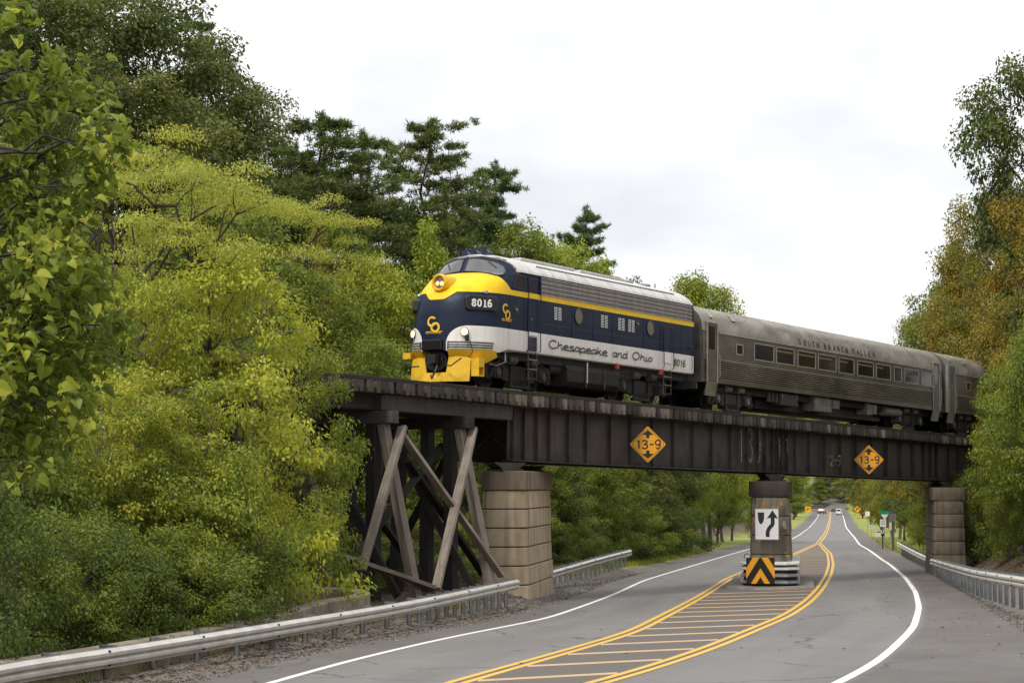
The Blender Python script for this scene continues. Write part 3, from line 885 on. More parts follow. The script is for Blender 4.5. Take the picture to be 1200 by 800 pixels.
# windshield panes, each a curved patch on the shell with its gasket
def pane(name, tz, mat, out=.012, frame=.028, fmat=None):
    """tz: corner list (y, z) of a near-side patch, order: inner-low, outer-low, outer-high, inner-high"""
    pts = smooth_line([(a, b) for a, b in tz], 5, True)
    P3 = [shell(math.copysign(shell_t(y, z), 1), z, out) if sgn > 0 else None for (y, z) in pts for sgn in (1,)]
    return pts, P3
def nose_patch(name, outline, sgn, mat, out=.014, n=7, parent=loco):
    """fan-grid patch following the shell inside a 2-D outline in (y, z)"""
    cy = sum(p[0] for p in outline) / len(outline); cz = sum(p[1] for p in outline) / len(outline)
    rings_ = []
    for k in range(n + 1):
        f = k / n
        rings_.append([tuple(shell(sgn * shell_t(cy + (y - cy) * f, cz + (z - cz) * f), cz + (z - cz) * f, out)) for y, z in outline])
    m = MB(); m.loft(rings_, True)
    return m.build(name, mat, parent, smooth=True)
def nose_frame(outline, sgn, r, mat, out=.012, parent=loco, name='gasket'):
    pts = [shell(sgn * shell_t(y, z), z, out) for y, z in outline]
    m = MB(); n = len(pts); m.tube(pts + pts[:2], r, 6, cap=False)
    return m.build(name, mat, parent, smooth=True)
ws = smooth_line([(.13, 3.78), (.55, 3.745), (1.02, 3.67), (1.30, 3.60), (1.40, 3.66), (1.33, 3.86), (1.18, 4.0), (.9, 4.12), (.45, 4.215), (.13, 4.235), (.09, 4.2), (.09, 3.82)], 4, True)
for sg in (1, -1):
    w = nose_patch('windshield', ws, sg, M_glass)
    nose_frame(ws, sg, .024, M_navy, parent=w)
    a, b = shell(sg * shell_t(.75, 4.13), 4.13, .05), shell(sg * shell_t(1.12 if sg > 0 else .5, 3.86), 3.86, .05)
    MB().tube([a, (a + b) / 2 + Vector((-.02, 0, .01)), b], .012, 5).build('wiper', M_black, w)
# grab rail along the brow above the windshield
m = MB(); br = [shell(k / 12, 4.30 - .42 * (abs(k) / 12) ** 3, .05) for k in range(-12, 13)]
m.tube(br, .016, 6)
for k in range(0, 25, 4): m.tube([br[k], br[k] + (Vector((2.6, 0, 3.6)) - br[k]).normalized() * .09], .02, 6)
m.build('brow_rail', M_chrome, loco, smooth=True)
# big headlight
hb = shell(0, 3.30); hd = Vector((-1, 0, .06)).normalized()
m = MB(); ctr = Vector((.40, 0, 3.30))
def disc_ring(c, d, r, n=28):
    u = Vector((0, 1, 0)); w_ = d.cross(u)
    return [tuple(c + (u * math.cos(2 * math.pi * i / n) + w_ * math.sin(2 * math.pi * i / n)) * r) for i in range(n)]
rr = [disc_ring(ctr + hd * a, hd, r) for a, r in ((-.75, .30), (.02, .285), (.10, .275), (.125, .255), (.125, .225), (.10, .205), (.0, .195))]
hl = m.loft(rr, cap=False).build('headlight', M_loco_yellow, loco, smooth=30)
MB().loft([disc_ring(ctr + hd * .02, hd, .2), disc_ring(ctr - hd * .03, hd, .02)], cap=True).build('reflector', M_reflector, hl, smooth=True)
for yy, zz in ((-.085, -.03), (.085, -.02)):
    MB().loft([disc_ring(ctr + hd * .05 + Vector((0, yy, zz)), hd, .075, 18), disc_ring(ctr + hd * .065 + Vector((0, yy, zz)), hd, .04, 18)], cap=True).build('bulb', M_lampglow2, hl, smooth=True)
# number boards on both flanks of the nose
def nose_basis(t, z, out=0.):
    p = shell(t, z, out); q = shell(t + .03, z, out) - shell(t - .03, z, out)
    u = q.normalized(); 
    if t < 0: u = -u
    n_ = Vector((0, 0, 1)).cross(u) if t < 0 else u.cross(Vector((0, 0, 1)))
    n_.normalize(); return p, u, n_
for sg in (1, -1):
    p, u, n_ = nose_basis(sg * .60, 2.63, .03)
    if n_.x > 0 and n_.y * sg > 0: n_ = -n_
    n_ = Vector((-abs(n_.x), -sg * abs(n_.y), 0)).normalized()
    u = Vector((0, 0, 1)).cross(n_) * -1
    if sg > 0 and u.x < 0: u = -u
    if sg < 0 and u.x > 0: u = -u
    fn = lambda a, b, d, p=p, u=u, n_=n_: tuple(p + u * a + Vector((0, 0, b)) + n_ * d)
    W_, H_ = .56, .235
    rc = [(W_ - .07, -H_), (W_, -H_ + .07), (W_, H_ - .07), (W_ - .07, H_), (-W_ + .07, H_), (-W_, H_ - .07), (-W_, -H_ + .07), (-W_ + .07, -H_)]
    nb = MB().prism(rc, lambda a, b, d, fn=fn: fn(a, b, d - .22), .27).build('number_board', bpy.data.materials.get('board_housing') or simple('board_housing', (.02, .021, .023), .5), loco, bevel=.015)
    m = MB(); m.prism([(a * .93, b * .86) for a, b in rc], lambda a, b, d, fn=fn: fn(a, b, .051 + d), .004)
    m.build('board_glass', M_black, nb)
    m = MB(); write(m, '8016', lambda a, b, d, fn=fn: fn(a - .37, b - .105, .058 + d), .05, .21, .21, gap=.18, defadv=.74)
    m.prism([(.005, -.13), (.135, -.13), (.135, -.10), (.005, -.10)], lambda a, b, d, fn=fn: fn(a + .02, b, .058 + d), .004)
    m.build('number', M_lwhite, nb)
    # round class lamp above it
    q, u2, n2 = nose_basis(sg * .61, 3.0, .02); n2 = Vector((-abs(n2.x), -sg * abs(n2.y), 0)).normalized()
    m = MB(); m.tube([q - n2 * .1, q + n2 * .04, q + n2 * .06], [.075, .075, .045], 14); m.build('marker_lamp', M_chrome, loco, smooth=30)
# lower twin lamps in the white flanks
for sg in (1, -1):
    q, u2, n2 = nose_basis(sg * .42, 1.70, .02); n2 = Vector((-abs(n2.x), -sg * abs(n2.y) * .4, 0)).normalized()
    u3 = Vector((0, 0, 1)).cross(n2)
    m = MB(); R_ = lambda a, r: [tuple(q + n2 * a + (u3 * math.cos(k * math.pi / 10) + Vector((0, 0, 1)) * math.sin(k * math.pi / 10)) * r) for k in range(20)]
    lo = m.loft([R_(-.12, .13), R_(.05, .145), R_(.07, .135), R_(.07, .12), R_(.03, .11)]).build('ditch_light', M_chrome, loco, smooth=30)
    MB().loft([R_(.045, .112), R_(.06, .02)], cap=True).build('bulb', M_lampglow, lo, smooth=True)
    b = q + Vector((0, -sg * .1, -.2))
    MB().box((-.06, -.05, -.09), (.06, .05, .09), M=Matrix.Translation(b + n2 * .03)).build('bracket', M_black, lo, bevel=.01)
    MB().tube([b, b + Vector((-.02, -sg * .14, -.12)), b + Vector((.02, -sg * .2, -.45)), b + Vector((.0, -sg * .05, -.62))], .014, 5).build('cable', M_black, lo)
# far-side horn-shaped box lamp on the far flank of the nose
q, u2, n2 = nose_basis(-.60, 2.62, .02)
# coupler pocket, anticlimber, pilot
MB().box((-.10, -.37, 1.12), (.5, .37, 1.44)).build('nose_block', M_blackgloss, loco, bevel=.02)
def skirt(z0, z1, out, t0, t1, mat, name, th=.04):
    m = MB(); R4 = []
    for k in range(25):
        t_ = t0 + (t1 - t0) * k / 24
        a, b = shell(t_, z0, out), shell(t_, z1, out); c, d = shell(t_, z1, out - th), shell(t_, z0, out - th)
        R4.append([tuple(a), tuple(b), tuple(c), tuple(d)])
    return m.loft(R4, cap=True).build(name, mat, loco, smooth=30)
M_strip = simple('bright_strip', (.52, .50, .46), .4, .3)
for sg in (1, -1):
    for zz in (1.15, 1.225, 1.30, 1.375):
        skirt(zz, zz + .04, .03, sg * .22, sg * .86, M_strip, 'anticlimber_strip')
    skirt(1.15, 1.40, .008, sg * .2, sg * .86, M_blackgloss, 'anticlimber_back')
    # yellow apron under the strips, curving back
    m = MB(); R4 = []
    for k in range(21):
        t_ = sg * (.2 + .72 * k / 20); a = shell(t_, 1.14, .02); b = shell(t_, 1.14, -.01) + Vector((.09, 0, -.22)); c = shell(t_, 1.14, -.06) + Vector((.22, 0, -.36)); d = shell(t_, 1.14, -.3)
        kz = 1 - .55 * max(0, (k - 14) / 6)
        b.z = 1.14 - .20 * kz; c.z = 1.14 - .40 * kz
        R4.append([tuple(a), tuple(b), tuple(c), tuple(d)])
    m.loft(R4, cap=True).build('apron', M_pilot, loco, smooth=30)
# pilot plough: centre opening for the coupler
for sg in (1, -1):
    pl = [(sg * .40, .30), (sg * .40, .98), (sg * 1.18, .90), (sg * 1.24, .78), (sg * 1.14, .13), (sg * .0, .13), (sg * .0, .30)]
    xo = lambda y: .20 + .34 * (abs(y) / 1.2) ** 2
    m = MB()
    cols = np.linspace(0, 1.13, 13); R4 = []
    for y in cols:
        zt = .42 if y < .40 else .95 - .08 * (y - .4); zb = .13
        if y > 1.06: zt = .85
        R4.append([(xo(y) - .02, -sg * y, zt), (xo(y) - .10, -sg * y, zb), (xo(y) - .06, -sg * y, zb), (xo(y) + .02, -sg * y, zt)])
    m.loft(R4, cap=True).build('pilot', M_pilot, loco, smooth=30)
    # corner step bracket
    st = MB(); st.box((.42, -sg * 1.42 if sg > 0 else 1.12, .86), (.75, -sg * 1.12 if sg > 0 else 1.42, .90)); y0, y1 = sorted((-sg * 1.42, -sg * 1.12))
    st = MB()
    if sg > 0: st.box((.52, y0, .58), (.84, y1, .86)); st.box((.52, y0, .32), (.55, y1, .58)); st.box((.81, y0, .32), (.84, y1, .58)); st.box((.52, y0, .29), (.84, y1, .33))
    else: st.box((.36, y0, .90), (.72, y1, 1.10))
    st.build('corner_step', M_pilot, loco, bevel=.006)
    MB().tube([(-.02, -sg * .50, .62), (-.12, -sg * .8, .60), (.02, -sg * 1.1, .84)], .022, 6).build('uncoupling_rod', M_under, loco)
MB().loft([[(.19, .41 * math.cos(k * math.pi / 8), .80 + .34 * math.sin(k * math.pi / 8)) for k in range(16)], [(.8, .36 * math.cos(k * math.pi / 8), .80 + .32 * math.sin(k * math.pi / 8)) for k in range(16)]], cap=True).build('coupler_pocket', M_black, loco)
cp = MB(); cp.box((-.12, -.11, .68), (.3, .11, .92)); cp.box((-.30, -.19, .66), (-.10, .13, .95)); cp.box((-.40, -.21, .68), (-.26, -.08, .93)); cp.cyl((-.26, .09, .60), (-.26, .09, .98), .06, n=10); cp.tube([(0, .2, .98), (-.12, .24, .86), (-.02, .3, .62)], .04, 6); cp.tube([(0, -.26, .95), (-.14, -.3, .8), (-.02, -.32, .58)], .035, 6)
cp.v = [(x + .22, y, z + .02) for x, y, z in cp.v]; cp.build('coupler', M_under, loco, bevel=.03)
MB().tube([(-.12, -.28, .62), (-.22, -.26, .42), (-.2, -.12, .20), (-.16, -.05, .32)], .028, 7).build('air_hose', M_black, loco)
# C over O emblem: on the nose and on both cab sides
def emblem(fn, sc, name):
    m = MB()
    c_arc = [(-.10 + .20 * math.cos(a), .17 + .21 * math.sin(a)) for a in np.linspace(math.radians(40), math.radians(325), 22)]
    o_arc = [(.10 + .185 * math.cos(a), -.13 + .205 * math.sin(a)) for a in np.linspace(0, 2 * math.pi, 24, endpoint=False)]
    m.ribbon([(a * sc, b * sc) for a, b in c_arc], .105 * sc, fn, .004); m.ribbon([(a * sc, b * sc) for a, b in o_arc], .105 * sc, fn, .006, closed=True)
    m.prism([(-.42 * sc, -.36 * sc), (-.12 * sc, -.36 * sc), (-.12 * sc, -.325 * sc), (-.42 * sc, -.325 * sc)], lambda a, b, d: fn(a, b, d * .004), 1)
    m.prism([(.30 * sc, -.36 * sc), (.50 * sc, -.36 * sc), (.50 * sc, -.325 * sc), (.30 * sc, -.325 * sc)], lambda a, b, d: fn(a, b, d * .004), 1)
    return m.build(name, M_loco_yellow, loco)
def add_text(body, fn, size, mat, name, parent, width=None, font_extr=0.004):
    cu = bpy.data.curves.new(name, 'FONT'); cu.body = body; cu.size = size; cu.resolution_u = 2; cu.extrude = font_extr
    ob = bpy.data.objects.new(name, cu); link(ob); dg = bpy.context.evaluated_depsgraph_get()
    me = bpy.data.meshes.new_from_object(ob.evaluated_get(dg)); bpy.data.objects.remove(ob)
    co = np.empty(len(me.vertices) * 3); me.vertices.foreach_get('co', co); co = co.reshape(-1, 3)
    w = co[:, 0].max() - co[:, 0].min(); k = 1. if width is None else width / w
    new = np.array([fn((x - co[:, 0].min()) * k, y, z) for x, y, z in co])
    me.vertices.foreach_set('co', new.ravel()); me.materials.clear(); me.materials.append(mat); me.update()
    o = bpy.data.objects.new(name, me); link(o, parent); return o
nose_fn = lambda a, b, d: tuple(shell(-0.0001 + (a) / 1.53 * .62, 1.93 + b, .012 + d))
emblem(nose_fn, .64, 'emblem')
add_text('FOR PROGRESS', lambda x, y, z: tuple(shell((x - .27) / 1.53 * .62, 1.645 + y, .016 + z)), .085, M_loco_yellow, 'motto', loco, .54)
for sg in (1, -1):
    side_fn = lambda a, b, d, sg=sg: (1.86 + .72 * .28 + sg * a - .2, -sg * (1.548 + d), 2.42 + b)
    cab_fn = lambda a, b, d, sg=sg: (1.92 + sg * a, -sg * (1.535 + d), 2.42 + b)
    def cab_fn(a, b, d, sg=sg):
        z = 2.42 + b; x = 1.90 + sg * a; t_ = 1.0
        n0 = float(np.interp(z, ZK, SK)); nn = float(np.interp(z, ZK, NK)); W = float(np.interp(z, ZK, WK))
        if x < n0 + nn: 
            c_ = 1 - (x - n0) / nn; yv = W * max(0, 1 - c_ * c_) ** .465
        else: yv = W
        return (x, -sg * (yv + .014 + d), z)
    emblem(cab_fn, .64, 'emblem')
    add_text('FOR PROGRESS', lambda x, y, z, f=cab_fn: f(x - .27, y - .30, z), .085, M_loco_yellow, 'motto', loco, .54)
# ---- flat sides
def words(fn):
    x = 0.
    for wd in ('Chesapeake', 'and', 'Ohio'):
        m = MB(); x += write(m, wd, (lambda a, b, d, x=x: fn(x + a, b, d)), .038, .715, .26, slant=.22) + .32
        m.build('script_word', M_blackgloss, loco)
for sg in (1, -1):
    Y = lambda d, sg=sg: -sg * (1.54 + d)
    def bx(x0, x1, z0, z1, d0, d1):
        a, b = sorted((Y(d0), Y(d1))); return MB().box((x0, a, z0), (x1, b, z1))
    def fr(x0, x1, z0, z1, w, d, name, mat, parent):
        m = MB(); a, b = sorted((Y(0.), Y(d)))
        m.box((x0 - w, a, z0 - w), (x1 + w, b, z0)); m.box((x0 - w, a, z1), (x1 + w, b, z1 + w)); m.box((x0 - w, a, z0), (x0, b, z1)); m.box((x1, a, z0), (x1 + w, b, z1))
        return m.build(name, mat, parent, bevel=.004)
    # cab window: front edge slopes
    cw = [(2.30, 3.25), (2.96, 3.25), (2.96, 3.70), (2.50, 3.70)]
    w = MB().prism(cw, lambda a, b, d, Y=Y: (a, Y(.004 + d), b), .006).build('cab_window', M_glass_d, loco)
    m = MB()
    for i in range(4):
        (ax, az), (bx_, bz) = cw[i], cw[(i + 1) % 4]; m.beam((ax, Y(.01), az), (bx_, Y(.01), bz), .045, .03, (0, 1, 0), ext=.015)
    m.build('window_frame', M_navy, w)
    # cab door with window, rails and steps
    d = bx(3.20, 3.80, 1.78, 3.72, 0, .022).build('cab_door', M_paint, loco, bevel=.006)
    g_ = bx(3.32, 3.66, 3.24, 3.62, .023, .028).build('door_window', M_glass_d, d)
    bx(3.30, 3.37, 2.30, 2.33, .023, .06).build('door_handle', M_chrome, d)
    for x in (3.13, 3.88):
        m = MB(); m.tube([(x, Y(.0), 3.62), (x, Y(.075), 3.58), (x, Y(.075), 1.30), (x, Y(0), 1.26)], .018, 6); m.build('handrail', M_navy, loco, smooth=True)
    m = MB()
    rec = bx(3.24, 3.76, 1.28, 1.74, .002, .004).build('step_recess', M_navy, loco)
    bx(3.32, 3.62, 1.42, 1.66, .0045, .007).build('recess_panel', M_under_l, rec)
    def ladder(x0, x1, zt, zb):
        m = MB()
        for x in (x0, x1): m.tube([(x, Y(-.04), zt), (x, Y(.0), zt - .12), (x, Y(.0), zb)], .02, 6)
        l_ = m.build('ladder', M_under_l, loco)
        n = 3
        for k in range(n):
            zz = zb + (zt - zb) * (k + .1) / n
            MB().box((x0, min(Y(.03), Y(-.16)), zz), (x1, max(Y(.03), Y(-.16)), zz + .028)).build('rung', M_chrome if k else M_under_l, l_)
    ladder(3.24, 3.76, 1.26, .33); ladder(12.50, 13.06, 1.26, .33)
    # engine-room door at the rear
    d2 = bx(12.48, 13.10, 1.50, 2.85, 0, .012).build('rear_door', M_paint, loco, bevel=.005)
    for x in (12.42, 13.17): MB().tube([(x, Y(0), 2.78), (x, Y(.07), 2.74), (x, Y(.07), 1.34), (x, Y(0), 1.30)], .017, 6).build('handrail', M_navy, loco, smooth=True)
    MB().tube([(14.3, Y(.02), 2.22), (14.62, Y(.05), 2.20), (14.66, Y(.05), 1.5), (14.6, Y(.05), 1.35)], .012, 5).build('grab_iron', M_navy, loco)
    # stainless grille in four bands
    gz0, gz1 = 3.185, 3.745
    gp = bx(3.98, 14.72, gz0, gz1, .003, .012).build('grille', M_grille, loco)
    for k in range(5):
        z = gz0 + (gz1 - gz0) * k / 4
        bx(3.97, 14.73, z - .012, z + .012, .0125, .026).build('grille_rail', M_brightrail, gp)
    for k in range(4):
        mm = MB(); n = 7
        for q in range(n):
            z = gz0 + .018 + (gz1 - gz0) * (k + q / n) / 4
            a, b = Y(.0125), Y(.0165)
            mm.add([(3.99, a, z + .012), (14.71, a, z + .012), (14.71, b, z), (3.99, b, z)], [(0, 1, 2, 3)])
        mm.build('louver_bank', M_grille, gp, kind='stuff')
    for xx in (3.94, 14.77): bx(xx - .02, xx + .02, gz0 - .02, gz1 + .02, .003, .03).build('grille_post', M_navy, gp)
    # gutter under the roof
    MB().box((2.75, min(Y(-.02), Y(.03)), 3.775), (LN - .1, max(Y(-.02), Y(.03)), 3.80)).build('gutter', M_blackgloss, loco)
    # louvers, portholes, sand boxes
    for x0 in (4.80, 7.90, 9.10, 9.82):
        lv = bx(x0, x0 + .50, 2.40, 2.88, .002, .006).build('louver_vent', M_navy, loco)
        for cx in (0, .26):
            for q in range(8):
                z = 2.43 + q * .055
                a, b = Y(.006), Y(.022)
                mm = MB(); mm.add([(x0 + .02 + cx, a, z + .036), (x0 + .22 + cx, a, z + .036), (x0 + .22 + cx, b, z + .012), (x0 + .02 + cx, b, z + .012), (x0 + .02 + cx, b, z + .004), (x0 + .22 + cx, b, z + .004)], [(0, 1, 2, 3), (3, 2, 5, 4)])
                mm.build('louver_slat', M_slat, lv)
    for x0 in (6.44, 11.50):
        rg = lambda r, d, x0=x0: [(x0 + r * math.cos(2 * math.pi * i / 28), Y(d), 2.67 + r * math.sin(2 * math.pi * i / 28)) for i in range(28)]
        ph = MB().loft([rg(.30, 0), rg(.30, .02), rg(.262, .028), rg(.262, .008)]).build('porthole', M_navy, loco, smooth=30)
        t_ = MB().loft([rg(.265, .010), rg(.01, .012)], cap=True).build('porthole_glass', None or bpy.data.materials.get('olive_glass') or dark_glass('olive_glass', (.15, .125, .075), .25), ph)
    for x0, z0 in ((2.36, 2.42), (10.40, 2.62)):
        sb = bx(x0, x0 + .28, z0, z0 + .28, .003, .006).build('sand_hatch', M_black, loco)
        MB().tube([(x0 + .08, Y(.0065), z0 + .16), (x0 + .15, Y(.03), z0 + .10)], [.05, .03], 8).build('hatch_latch', M_chrome, sb)
    # rear number and script
    if sg > 0:
        fn = lambda a, b, d: (4.50 + a, Y(.004 + d), 1.47 + b)
        words(fn)
        m = MB(); write(m, '8016', lambda a, b, d: (13.28 + a, Y(.004 + d), 1.45 + b), .036, .30, .235, gap=.10, slant=.25); m.build('rear_number', M_blackgloss, loco)
    else:
        fn = lambda a, b, d: (11.6 - a, Y(.004 + d), 1.47 + b)
        words(fn)
        m = MB(); write(m, '8016', lambda a, b, d: (14.3 - a, Y(.004 + d), 1.45 + b), .036, .30, .235, gap=.10, slant=.25); m.build('rear_number', M_blackgloss, loco)
    # black belt along the sill, vertical batten joints
    mm = MB()
    for x in (2.1, 6.0, 7.4, 8.75, 11.0, 12.25, 13.9, 14.84):
        a, b = sorted((Y(.0), Y(.006))); mm.box((x - .012, a, 1.26), (x + .012, b, 3.0 if x < 14 else 3.7))
    mm.build('panel_batten', M_paint, loco, kind='stuff')
    for x in (9.1, 12.3):
        bx(x, x + .1, 1.06, 1.24, -.1, .02).build('fuel_tag', bpy.data.materials.get('red_paint') or simple('red_paint', (.45, .04, .035), .5), loco)
# roof equipment
m = MB()
for x0, y in ((2.12, -.42), (2.16, -.02), (2.20, .36)):
    pass
hz = 4.47
hn = thing('_tmp', 'x', 'x') if False else None
for k, (x0, y, ln_) in enumerate(((2.28, -.42, .45), (2.26, -.02, .60), (2.34, .40, .5))):
    zz = hz + .03 - .04 * abs(y)
    m = MB(); m.tube([(x0, y, zz), (x0 + .05, y, zz), (x0 + .16, y, zz), (x0 + .3, y, zz), (x0 + ln_, y, zz)], [.135, .12, .075, .05, .045], 14)
    m.box((x0 + .35, y - .04, 4.33), (x0 + .43, y + .04, zz))
    m.build('horn', bpy.data.materials.get('horn_blue') or simple('horn_blue', (.008, .016, .06), .3), loco, smooth=30)
MB().tube([(2.62, -1.06, 4.12), (2.5, -1.10, 4.17), (2.38, -1.1, 4.17)], [.03, .05, .06], 8).build('bell', M_blackgloss, loco)
for k, (x0, x1) in enumerate(((4.2, 7.7), (8.1, 11.2))):
    w = .62; h = MB(); h.box((x0, -w, 4.40), (x1, w, 4.50)); hh = h.build('roof_hatch', simple('roof_panel', (.50, .49, .46), .5) if k == 0 else bpy.data.materials['roof_panel'], loco, bevel=.02)
    for q in range(int((x1 - x0) / .5)): MB().box((x0 + .06 + q * .5, -w + .05, 4.5), (x0 + .46 + q * .5, w - .05, 4.53)).build('hatch_panel', M_under, hh)
for x0 in (5.6, 8.9): MB().cyl((x0, 0, 4.45), (x0, 0, 4.66), .16, .14, 14).build('exhaust_stack', M_under, loco, smooth=30)
for x0 in (11.9, 13.2):
    MB().cyl((x0, 0, 4.44), (x0, 0, 4.51), .55, .52, 24).build('fan_housing', M_chrome, loco, smooth=30)
# row of bolts along the roof cove
m = MB(); x = 4.2
while x < 13.8:
    zz = 4.13; m.box((x, -1.245, zz), (x + .05, -1.215, zz + .045)); m.box((x, 1.215, zz), (x + .05, 1.245, zz + .045)); x += .12
m.build('roof_bolts', M_under, loco, kind='stuff')
MB().cyl((14.1, -.3, 4.40), (14.1, -.3, 4.62), .04, .03, 8).build('vent_pipe', M_chrome, loco)
# underframe
MB().box((1.7, -1.25, .95), (LN - .3, 1.25, 1.22)).build('underframe', M_under, loco)
ft = MB()
ft.loft([[(x, y, z) for y, z in ((-1.32, 1.02), (-1.40, .85), (-1.38, .45), (-1.15, .28), (1.15, .28), (1.38, .45), (1.40, .85), (1.32, 1.02))] for x in (5.95, 6.0, 9.48, 9.53)], cap=True)
tank = ft.build('fuel_tank', M_under, loco, bevel=.02)
for x in (7.15, 8.4): MB().box((x, -1.425, .3), (x + .06, -1.39, 1.0)).build('tank_strap', M_under_l, tank)
MB().tube([(7.2, -1.44, 1.15), (7.2, -1.44, .45)], .03, 6).build('sight_glass', M_chrome, tank)
for x, y, r_, l_ in ((5.2, -1.0, .2, .7), (9.75, -1.05, .2, .9)):
    MB().cyl((x, y, .85), (x + l_, y, .85), r_, n=14).build('air_reservoir', M_under, loco, smooth=30)

# trucks: wheels, shaped side frames, springs, hangers
def wheel_mesh(R, name='wheel'):
    m = MB(); prof_ = [(.0, .09), (.02, .11), (.06, .12), (.07, R * .62), (.03, R * .78), (.0, R * .86), (-.02, R - .03), (-.02, R), (.07, R + .0), (.11, R + .025), (.13, R + .02), (.13, R * .8), (.10, .12), (.10, .0)]
    prof_ = [(.0, .0)] + prof_
    rings_ = [[(r * math.cos(2 * math.pi * i / 26), d, r * math.sin(2 * math.pi * i / 26)) for i in range(26)] for d, r in prof_]
    return m.loft(rings_).mesh(name, M_under_l, smooth=30)
def axle_gear(t_, x, R, y0, mat):
    for sg in (1, -1):
        w = bpy.data.objects.new('wheel', bpy.data.meshes.get('wheel_%d' % int(R * 1000)) or wheel_mesh(R, 'wheel_%d' % int(R * 1000))); link(w, t_)
        w.location = (x, -sg * y0, R); w.rotation_euler = (0, 0, 0 if sg > 0 else math.pi)
    MB().cyl((x, -y0, R), (x, y0, R), .08, n=10).build('axle', M_under, t_)
def truck(parent, xc, wb, R, yf, style, mats):
    tk = MB().box((xc - wb / 2, -.7, R - .05), (xc + wb / 2, .7, R + .25)).build('truck', mats[0], parent)
    for dx in (-wb / 2, wb / 2): axle_gear(tk, xc + dx, R, .735, mats[0])
    for sg in (1, -1):
        Y = lambda d, sg=sg: -sg * (yf + d)
        def B(x0, x1, z0, z1, d0, d1, name, mat, bevel=.012):
            a, b = sorted((Y(d0), Y(d1))); return MB().box((xc + x0, a, z0), (xc + x1, b, z1)).build(name, mat, tk, bevel=bevel)
        h = wb / 2
        out = [(-h - .62, R + .02), (-h - .55, R - .22), (-h - .28, R - .25), (-h - .22, R + .02), (-h + .2, R + .02), (-h + .34, R - .2), (-.55, R - .28), (.55, R - .28), (h - .34, R - .2), (h - .2, R + .02),
               (h + .22, R + .02), (h + .28, R - .25), (h + .55, R - .22), (h + .62, R + .02), (h + .56, R + .30), (h - .2, R + .36), (.5, R + .27), (-.5, R + .27), (-h + .2, R + .36), (-h - .56, R + .30)]
        if style == 'coach': out = [(x, z - .02) for x, z in out]
        MB().prism([(xc + x, z) for x, z in out], lambda a, b, d, Y=Y: (a, Y(-.05 + d), b), .12).build('side_frame', mats[1], tk, bevel=.012)
        for dx in (-h, h):
            B(dx - .19, dx + .19, R - .2, R + .22, .02, .17, 'journal_box', mats[1], .03)
            a = Y(.17), Y(.21); MB().cyl((xc + dx, a[0], R), (xc + dx, a[1], R), .13, n=14).build('journal_cap', mats[2], tk, smooth=30)
            for q in (-.42, .42):
                pts = [(xc + dx + q * .8 + .085 * math.cos(k * 1.05), Y(.08) + .085 * math.sin(k * 1.05), R - .18 + k * .0105) for k in range(36)]
                MB().tube(pts, .02, 5).build('spring', mats[1], tk)
        for q in (-.52, .52):
            B(q - .05, q + .05, R - .4, R + .35, .075, .14, 'swing_hanger', mats[1], .01)
        B(-.62, .62, R - .46, R - .36, .0, .16, 'spring_plank', mats[1])
        for k in range(4): B(-.45, .45, R - .34 + k * .045, R - .31 + k * .045, .02, .13, 'leaf_spring', mats[0], .004)
        for q in (-1, 1):
            a = Y(.16); cyl = MB().cyl((xc + q * (h - .75) - .2, a, R + .42), (xc + q * (h - .75) + .25, a, R + .42), .14, n=14).build('brake_cylinder', mats[2], tk, smooth=30)
            MB().tube([(xc + q * (h - .4), a, R + .42), (xc + q * (h + .0), a, R + .36), (xc + q * (h + .3), a, R + .05), (xc + q * (h + .5), a, R - .2)], .025, 6).build('brake_rod', mats[1], tk)
    return tk
truck(loco, 3.27, 2.74, .508, 1.08, 'loco', (M_under, M_under, M_under_l))
truck(loco, 11.46, 2.74, .508, 1.08, 'loco', (M_under, M_under, M_under_l))
MB().tube([(2.2, -1.30, 1.2), (2.15, -1.36, .85), (1.7, -1.3, .70), (1.35, -1.25, .74)], .03, 6).build('sand_hose', M_chrome, loco, smooth=True)

# ------------------------------------------------------------------ the passenger coaches
def coach_steel(name, a, b, c, rough, metal):
    t = NT(name); v = t.coord('Object'); n = t.noise(t.scale(v, (.5, 1, 1)), 1.6, 6, .6); g = t.noise(t.scale(v, (3, 3, .3)), 2.4, 5, .65)
    col = t.ramp(n, [(.3, a), (.55, b), (.75, c)])
    col = t.mixc(t.math('MULTIPLY_ADD', g, 3., -1.6, clamp=True), col, tuple(q * .5 for q in a) + (1,))
    t.base(col); t.rough(t.ramp(n, [(.3, (rough,) * 3), (.7, (rough + .15,) * 3)])); t.metal(metal)
    return t.m
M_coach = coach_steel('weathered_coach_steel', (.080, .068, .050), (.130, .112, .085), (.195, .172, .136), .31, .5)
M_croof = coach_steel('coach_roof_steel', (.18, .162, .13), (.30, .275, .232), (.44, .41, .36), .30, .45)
M_cflute = coach_steel('fluted_steel', (.16, .142, .105), (.26, .235, .18), (.36, .33, .265), .30, .45)
M_cframe = simple('window_frame_steel', (.34, .315, .26), .35, .4, .2, 5)
M_cend = coach_steel('coach_end_steel', (.08, .072, .065), (.13, .118, .105), (.2, .185, .165), .4, .35)
M_cletter = simple('letterboard_black', (.028, .024, .018), .6)
M_cgray = simple('gray_equipment', (.17, .16, .145), .55, .2, .4, 4)
M_cglass = dark_glass('coach_glass', (.012, .012, .011), .12); M_cglass.node_tree.nodes['Principled BSDF'].inputs['IOR'].default_value = 1.25; M_cglass.node_tree.nodes['Principled BSDF'].inputs['Coat Weight'].default_value = 0
M_reflection = simple('ochre_reflection', (.16, .115, .035), .7)  # flat ochre standing in for interior light reflected in the coach windows
HW = 1.55
